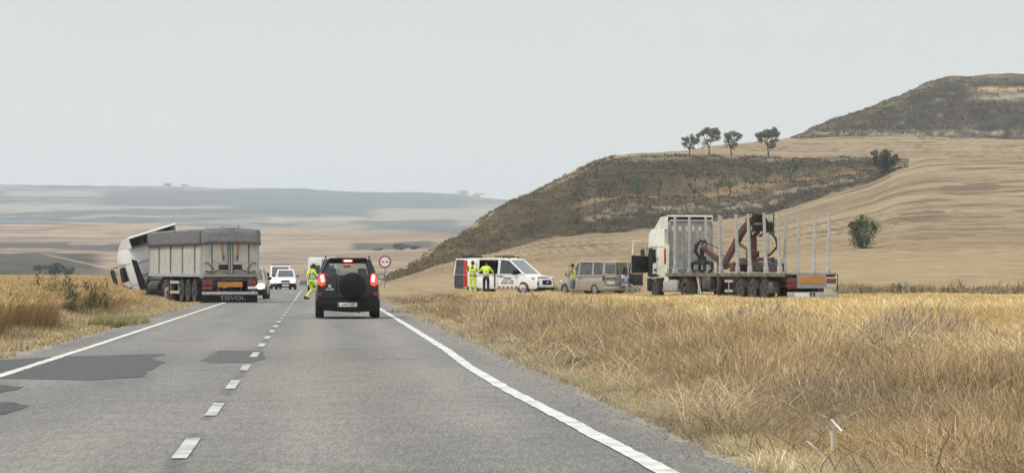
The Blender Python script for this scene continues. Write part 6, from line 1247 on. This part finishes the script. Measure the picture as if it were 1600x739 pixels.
def skin_mesh(name, pts, rad, edges, root, m, parent, lv=2, extra=None, disjoint=()):
    """skeleton -> one continuous surface (skin + subdivision), baked"""
    names = []; 
    for a, b in edges:
        for q in (a, b):
            if q not in names: names.append(q)
    me = bpy.data.meshes.new(name); me.from_pydata([pts[n] for n in names], [(names.index(a), names.index(b)) for a, b in edges], []); o = bpy.data.objects.new(name, me); COL.objects.link(o)
    s = o.modifiers.new("skin", 'SKIN'); s.use_smooth_shade = True
    for i, n in enumerate(names): me.skin_vertices[0].data[i].radius = rad[n]; me.skin_vertices[0].data[i].use_root = n in (root,) + tuple(disjoint)
    u = o.modifiers.new("sub", 'SUBSURF'); u.levels = u.render_levels = lv
    bpy.context.view_layer.update(); dg = bpy.context.evaluated_depsgraph_get(); nm = bpy.data.meshes.new_from_object(o.evaluated_get(dg)); bpy.data.objects.remove(o); nm.name = name
    nm.materials.clear(); nm.materials.append(m); o = bpy.data.objects.new(name, nm); COL.objects.link(o); o.parent = parent; nm.polygons.foreach_set('use_smooth', [True] * len(nm.polygons)); return o
def person(label, loc, rz, pose, skin=SKIN, top=None, legs=None, shoes=SHOE, band=None, vest=None, short=False, sleeves=True, trouserband=False, scale=1.0, hair=HAIR):
    r = empty("person", loc, rz); r.scale = (scale,) * 3; tag(r, label, "person")
    P = dict(BASE); P.update(pose); Rr = dict(RAD); E = list(EDG)
    # hands: palm and five fingers
    for sd_ in "LR":
        w = Vector(P["wr" + sd_]); e = Vector(P["el" + sd_]); d = (w - e).normalized(); side = d.cross(Vector((0, 1, .2))).normalized(); up = side.cross(d).normalized(); s = -1 if sd_ == "L" else 1
        P["pm" + sd_] = tuple(w + d * .06); Rr["pm" + sd_] = (.038, .018); E.append(("wr" + sd_, "pm" + sd_)); P["pe" + sd_] = tuple(w + d * .10); Rr["pe" + sd_] = (.040, .016); E.append(("pm" + sd_, "pe" + sd_))
        for k, (o_, l) in enumerate(((-.03, .062), (-.010, .075), (.010, .07), (.03, .055))):
            a = Vector(P["pe" + sd_]) + up * o_; b = a + d * l * .55 + side * .01; c = b + d * l * .40 + side * .022
            for nme, q, rr in ((f"f{k}a{sd_}", a, .010), (f"f{k}b{sd_}", b, .0095), (f"f{k}c{sd_}", c, .008)): P[nme] = tuple(q); Rr[nme] = (rr, rr)
            E += [("pe" + sd_, f"f{k}a{sd_}"), (f"f{k}a{sd_}", f"f{k}b{sd_}"), (f"f{k}b{sd_}", f"f{k}c{sd_}")]
        a = w + d * .05 - up * .04; b = a + d * .035 - up * .02
        for nme, q in ((f"ta{sd_}", a), (f"tb{sd_}", b)): P[nme] = tuple(q); Rr[nme] = (.012, .011)
        E += [("pm" + sd_, f"ta{sd_}"), (f"ta{sd_}", f"tb{sd_}")]
    body = skin_mesh("body", P, Rr, E, "pelvis", skin, r)
    hd = Vector(P["head"]); nk = Vector(P["neck"]); up = (Vector(P["crown"]) - nk).normalized(); fw = pose.get("look", Vector((0, 1, 0))); fw = (Vector(fw) - up * Vector(fw).dot(up)).normalized(); sd = up.cross(fw) * -1
    Mh = Matrix((( sd.x, fw.x, up.x, hd.x), (sd.y, fw.y, up.y, hd.y), (sd.z, fw.z, up.z, hd.z), (0, 0, 0, 1)))
    bm = bmesh.new(); bm.from_mesh(body.data); t = MB(); t.bm.free(); t.bm = bm      # nose, ears and skull merged into the body mesh
    t.sphere((0, .0, .02), .098, (.80, .98, 1.12), 16, M=Mh); t.sphere((0, .095, -.01), .016, (.8, 1.2, 1.5), 8, M=Mh); t.sphere((0, .055, -.085), .035, (1.1, .9, .7), 8, M=Mh)
    for s in (-1, 1): t.sphere((s * .080, -.005, .0), .022, (.35, .8, 1.3), 8, M=Mh)
    bm.to_mesh(body.data); bm.free(); body.data.polygons.foreach_set('use_smooth', [True] * len(body.data.polygons))
    for s in (-1, 1): MB().sphere((s * .032, .088, .022), .011, (1.2, .6, .7), 8, M=Mh).build("eye", EYEW, r)
    MB().sphere((0, .092, -.052), .018, (1.4, .35, .35), 8, M=Mh).build("mouth", mat("lips", (.22, .09, .07), .6), r)
    if hair: MB().sphere((0, -.016, .045), .104, (.84, .95, 1.02), 16, M=Mh).build("hair", hair, r)
    def garment(name, keys, edges, m, grow, over={}):
        RR = {k: (Rr[k][0] * grow + .008, Rr[k][1] * grow + .008) for k in keys}; RR.update(over); return skin_mesh(name, {k: P[k] for k in keys}, RR, edges, keys[0], m, r)
    if top:
        ks = ["chest", "waist", "pelvis", "neckb", "shL", "shR"]; P["neckb"] = tuple(Vector(P["chest"]).lerp(Vector(P["neck"]), .75)); Rr["neckb"] = (.08, .07)
        ed = [("pelvis", "waist"), ("waist", "chest"), ("chest", "neckb"), ("chest", "shL"), ("chest", "shR")]
        for s in "LR":
            if sleeves: ks += ["el" + s, "cu" + s]; P["cu" + s] = tuple(Vector(P["el" + s]).lerp(Vector(P["wr" + s]), .88)); Rr["cu" + s] = (.036, .036); ed += [("sh" + s, "el" + s), ("el" + s, "cu" + s)]
            else: ks += ["sl" + s]; P["sl" + s] = tuple(Vector(P["sh" + s]).lerp(Vector(P["el" + s]), .6)); Rr["sl" + s] = (.055, .055); ed += [("sh" + s, "sl" + s)]
        j = garment("jacket" if sleeves else "shirt", ks, ed, top, 1.14)
        if band:
            for (a, b, t_, rr) in (("pelvis", "waist", .9, (.165, .128)), ("waist", "chest", .55, (.178, .135))):
                q = Vector(P[a]).lerp(Vector(P[b]), t_); ax = (Vector(P["chest"]) - Vector(P["pelvis"])).normalized(); T = Matrix.Translation(q) @ ax.to_track_quat('Z', 'Y').to_matrix().to_4x4() @ Matrix.Diagonal((rr[0] + .012, rr[1] + .012, 1, 1)); MB().cyl((0, 0, -.025), (0, 0, .025), 1, n=24, caps=False, M=T).build("reflective_band", band, j)
    if vest:
        P["vn"] = tuple(Vector(P["chest"]).lerp(Vector(P["neck"]), .62)); Rr["vn"] = (.10, .08); ks = ["chest", "waist", "pelvis", "vn", "shL", "shR"]
        for s in "LR": P["v" + s] = tuple(Vector(P["chest"]).lerp(Vector(P["sh" + s]), .88))
        P2 = dict(P); ks = ["chest", "waist", "pelvis", "vn", "vL", "vR"]; Rr["vL"] = Rr["vR"] = (.095, .10)
        j = garment("hi_vis_vest", ks, [("pelvis", "waist"), ("waist", "chest"), ("chest", "vn"), ("chest", "vL"), ("chest", "vR")], vest, 1.24)
        for (a, b, t_, rr) in (("pelvis", "waist", .8, (.188, .148)), ("waist", "chest", .5, (.20, .155))):
            q = Vector(P[a]).lerp(Vector(P[b]), t_); MB().cyl(q - Vector((0, 0, .025)), q + Vector((0, 0, .025)), 1, n=24, caps=False, M=Matrix.Translation(q) @ Matrix.Diagonal((rr[0], rr[1], 1, 1)) @ Matrix.Translation(-q)).build("reflective_band", REFL, j)
    if legs:
        ks = ["pelvis", "hipL", "hipR", "waistb"]; P["waistb"] = tuple(Vector(P["pelvis"]).lerp(Vector(P["waist"]), .6)); Rr["waistb"] = (.14, .105); ed = [("pelvis", "hipL"), ("pelvis", "hipR"), ("pelvis", "waistb")]
        for s in "LR":
            ks += ["kn" + s]; ed += [("hip" + s, "kn" + s)]
            if not short: ks += ["an" + s]; ed += [("kn" + s, "an" + s)]
        ov = {"knL": (.09, .09), "knR": (.09, .09)} if short else {"anL": (.066, .066), "anR": (.066, .066), "knL": (.078, .078), "knR": (.078, .078)}
        j = garment("shorts" if short else "trousers", ks, ed, legs, 1.10, ov)
        if trouserband:
            for s in "LR":
                q = Vector(P["kn" + s]).lerp(Vector(P["an" + s]), .35); ax = (Vector(P["kn" + s]) - Vector(P["an" + s])).normalized(); MB().cyl((0, 0, -.025), (0, 0, .025), .088, n=16, caps=False, M=Matrix.Translation(q) @ ax.to_track_quat('Z', 'Y').to_matrix().to_4x4()).build("reflective_band", REFL, j)
    for s in "LR":
        a = Vector(P["an" + s]); t_ = Vector(P["to" + s]); d = t_ - a; d.z = 0; ang = math.atan2(-d.x, d.y); b_ = MB(); b_.box((0, .04, -.02), (.10, .27, .09), bev=.03); b_.box((0, -.03, .04), (.085, .11, .10), bev=.02); b_.build("shoe", shoes, r, loc=(a.x, a.y, a.z - .02), rot=(0, 0, ang))
    return r
def stand(px, Y, dz=0): p = on(px, Y); return (p.x, p.y, p.z + dz)
# worker striding across the road, seen nearly from the side
person("worker in yellow hi-vis jacket and trousers striding on the road left of the off-roader", stand(486, 139, .02), R(-62), dict(
    pelvis=(0, 0, .92), waist=(0, .02, 1.07), chest=(0, .06, 1.28), neck=(0, .10, 1.45), head=(0, .14, 1.57), crown=(0, .14, 1.67), shL=(-.18, .05, 1.40), shR=(.18, .07, 1.40), elL=(-.23, -.10, 1.16), wrL=(-.22, -.02, .92), elR=(.24, .16, 1.15), wrR=(.22, .36, 1.02),
    hipL=(-.10, 0, .89), knL=(-.10, .10, .50), anL=(-.10, -.22, .12), toL=(-.11, -.06, .04), hipR=(.10, .02, .89), knR=(.11, .34, .58), anR=(.11, .34, .20), toR=(.12, .50, .16)), skin=SKIND, top=HIV, legs=HIV, band=REFL, trouserband=True, scale=1.0)
person("worker all in yellow hi-vis leaning on the red stripe of the roadside van", stand(738.5, 153), R(-8), dict(
    head=(0, .05, 1.60), elL=(-.30, .16, 1.24), wrL=(-.26, .40, 1.22), elR=(.26, .06, 1.18), wrR=(.24, .30, 1.22), knL=(-.12, .03, .5), knR=(.13, .06, .5), anR=(.14, .08, .09), toR=(.18, .25, .04)), skin=SKIND, top=HIV, legs=HIV, band=REFL, trouserband=True)
person("worker with yellow hi-vis top and navy trousers reaching into the van's side door", stand(759.5, 155.5, .0), R(-8), dict(
    chest=(0, .05, 1.30), neck=(0, .09, 1.46), head=(0, .15, 1.57), crown=(0, .16, 1.67), elL=(-.36, .10, 1.20), wrL=(-.42, .30, 1.20), elR=(.34, .12, 1.18), wrR=(.30, .34, 1.12)), skin=SKIN, top=HIV, legs=NAVYC, band=REFL, shoes=SHOE)
person("man in yellow hi-vis vest and denim shorts on the phone by the people carrier", stand(895, 147.5), R(60), dict(
    elL=(-.26, .10, 1.20), wrL=(-.14, .16, 1.52), elR=(.26, -.02, 1.16), wrR=(.20, .18, .98), knL=(-.13, .02, .5), knR=(.13, .03, .5), anL=(-.15, -.03, .09), anR=(.15, 0, .09)), skin=SKIN, top=mat("grey_tee", (.2, .23, .26), .85), vest=HIV, legs=DENIM, short=True, sleeves=False, shoes=WHTS)
# seated man on the tail of the people carrier
cx, cy, rz = PC[1]; q = Vector((cx, cy, 0)) + Matrix.Rotation(rz, 3, 'Z') @ Vector((.40, -2.16, 0)); sit = dict(
    pelvis=(0, 0, .58), waist=(0, .02, .72), chest=(0, .06, .94), neck=(0, .10, 1.10), head=(0, .14, 1.22), crown=(0, .14, 1.32), shL=(-.18, .07, 1.05), shR=(.18, .07, 1.05), elL=(-.24, .12, .78), wrL=(-.10, .30, .66), elR=(.24, .12, .78), wrR=(.10, .30, .64),
    hipL=(-.11, .03, .56), knL=(-.20, .44, .56), anL=(-.18, .42, .11), toL=(-.22, .60, .05), hipR=(.11, .03, .56), knR=(.20, .44, .56), anR=(.20, .42, .11), toR=(.24, .60, .05))
person("man in pale blue shirt and grey trousers sitting on the people carrier's tail sill", (q.x, q.y, gz(q.x, q.y) + .0), rz + math.pi + R(8), sit, skin=SKIND, top=PALEB, legs=GREYT, sleeves=False)
person("officer with yellow top and dark green trousers standing by the open lorry door", stand(988, 158), R(100), dict(
    elL=(-.30, .12, 1.22), wrL=(-.24, .36, 1.28), elR=(.26, .08, 1.18), wrR=(.14, .30, 1.12), knL=(-.08, .03, .5), knR=(.09, .0, .5), anL=(-.07, -.02, .09), anR=(.08, -.05, .09)), skin=SKIN, top=HIV, legs=GREENC, band=REFL, scale=.92)
person("partly hidden person in dark red standing behind the seated man", stand(980.5, 161), R(190), dict(), skin=SKIN, top=mat("dark_red_cloth", (.13, .04, .035), .85), legs=NAVYC, scale=.92)
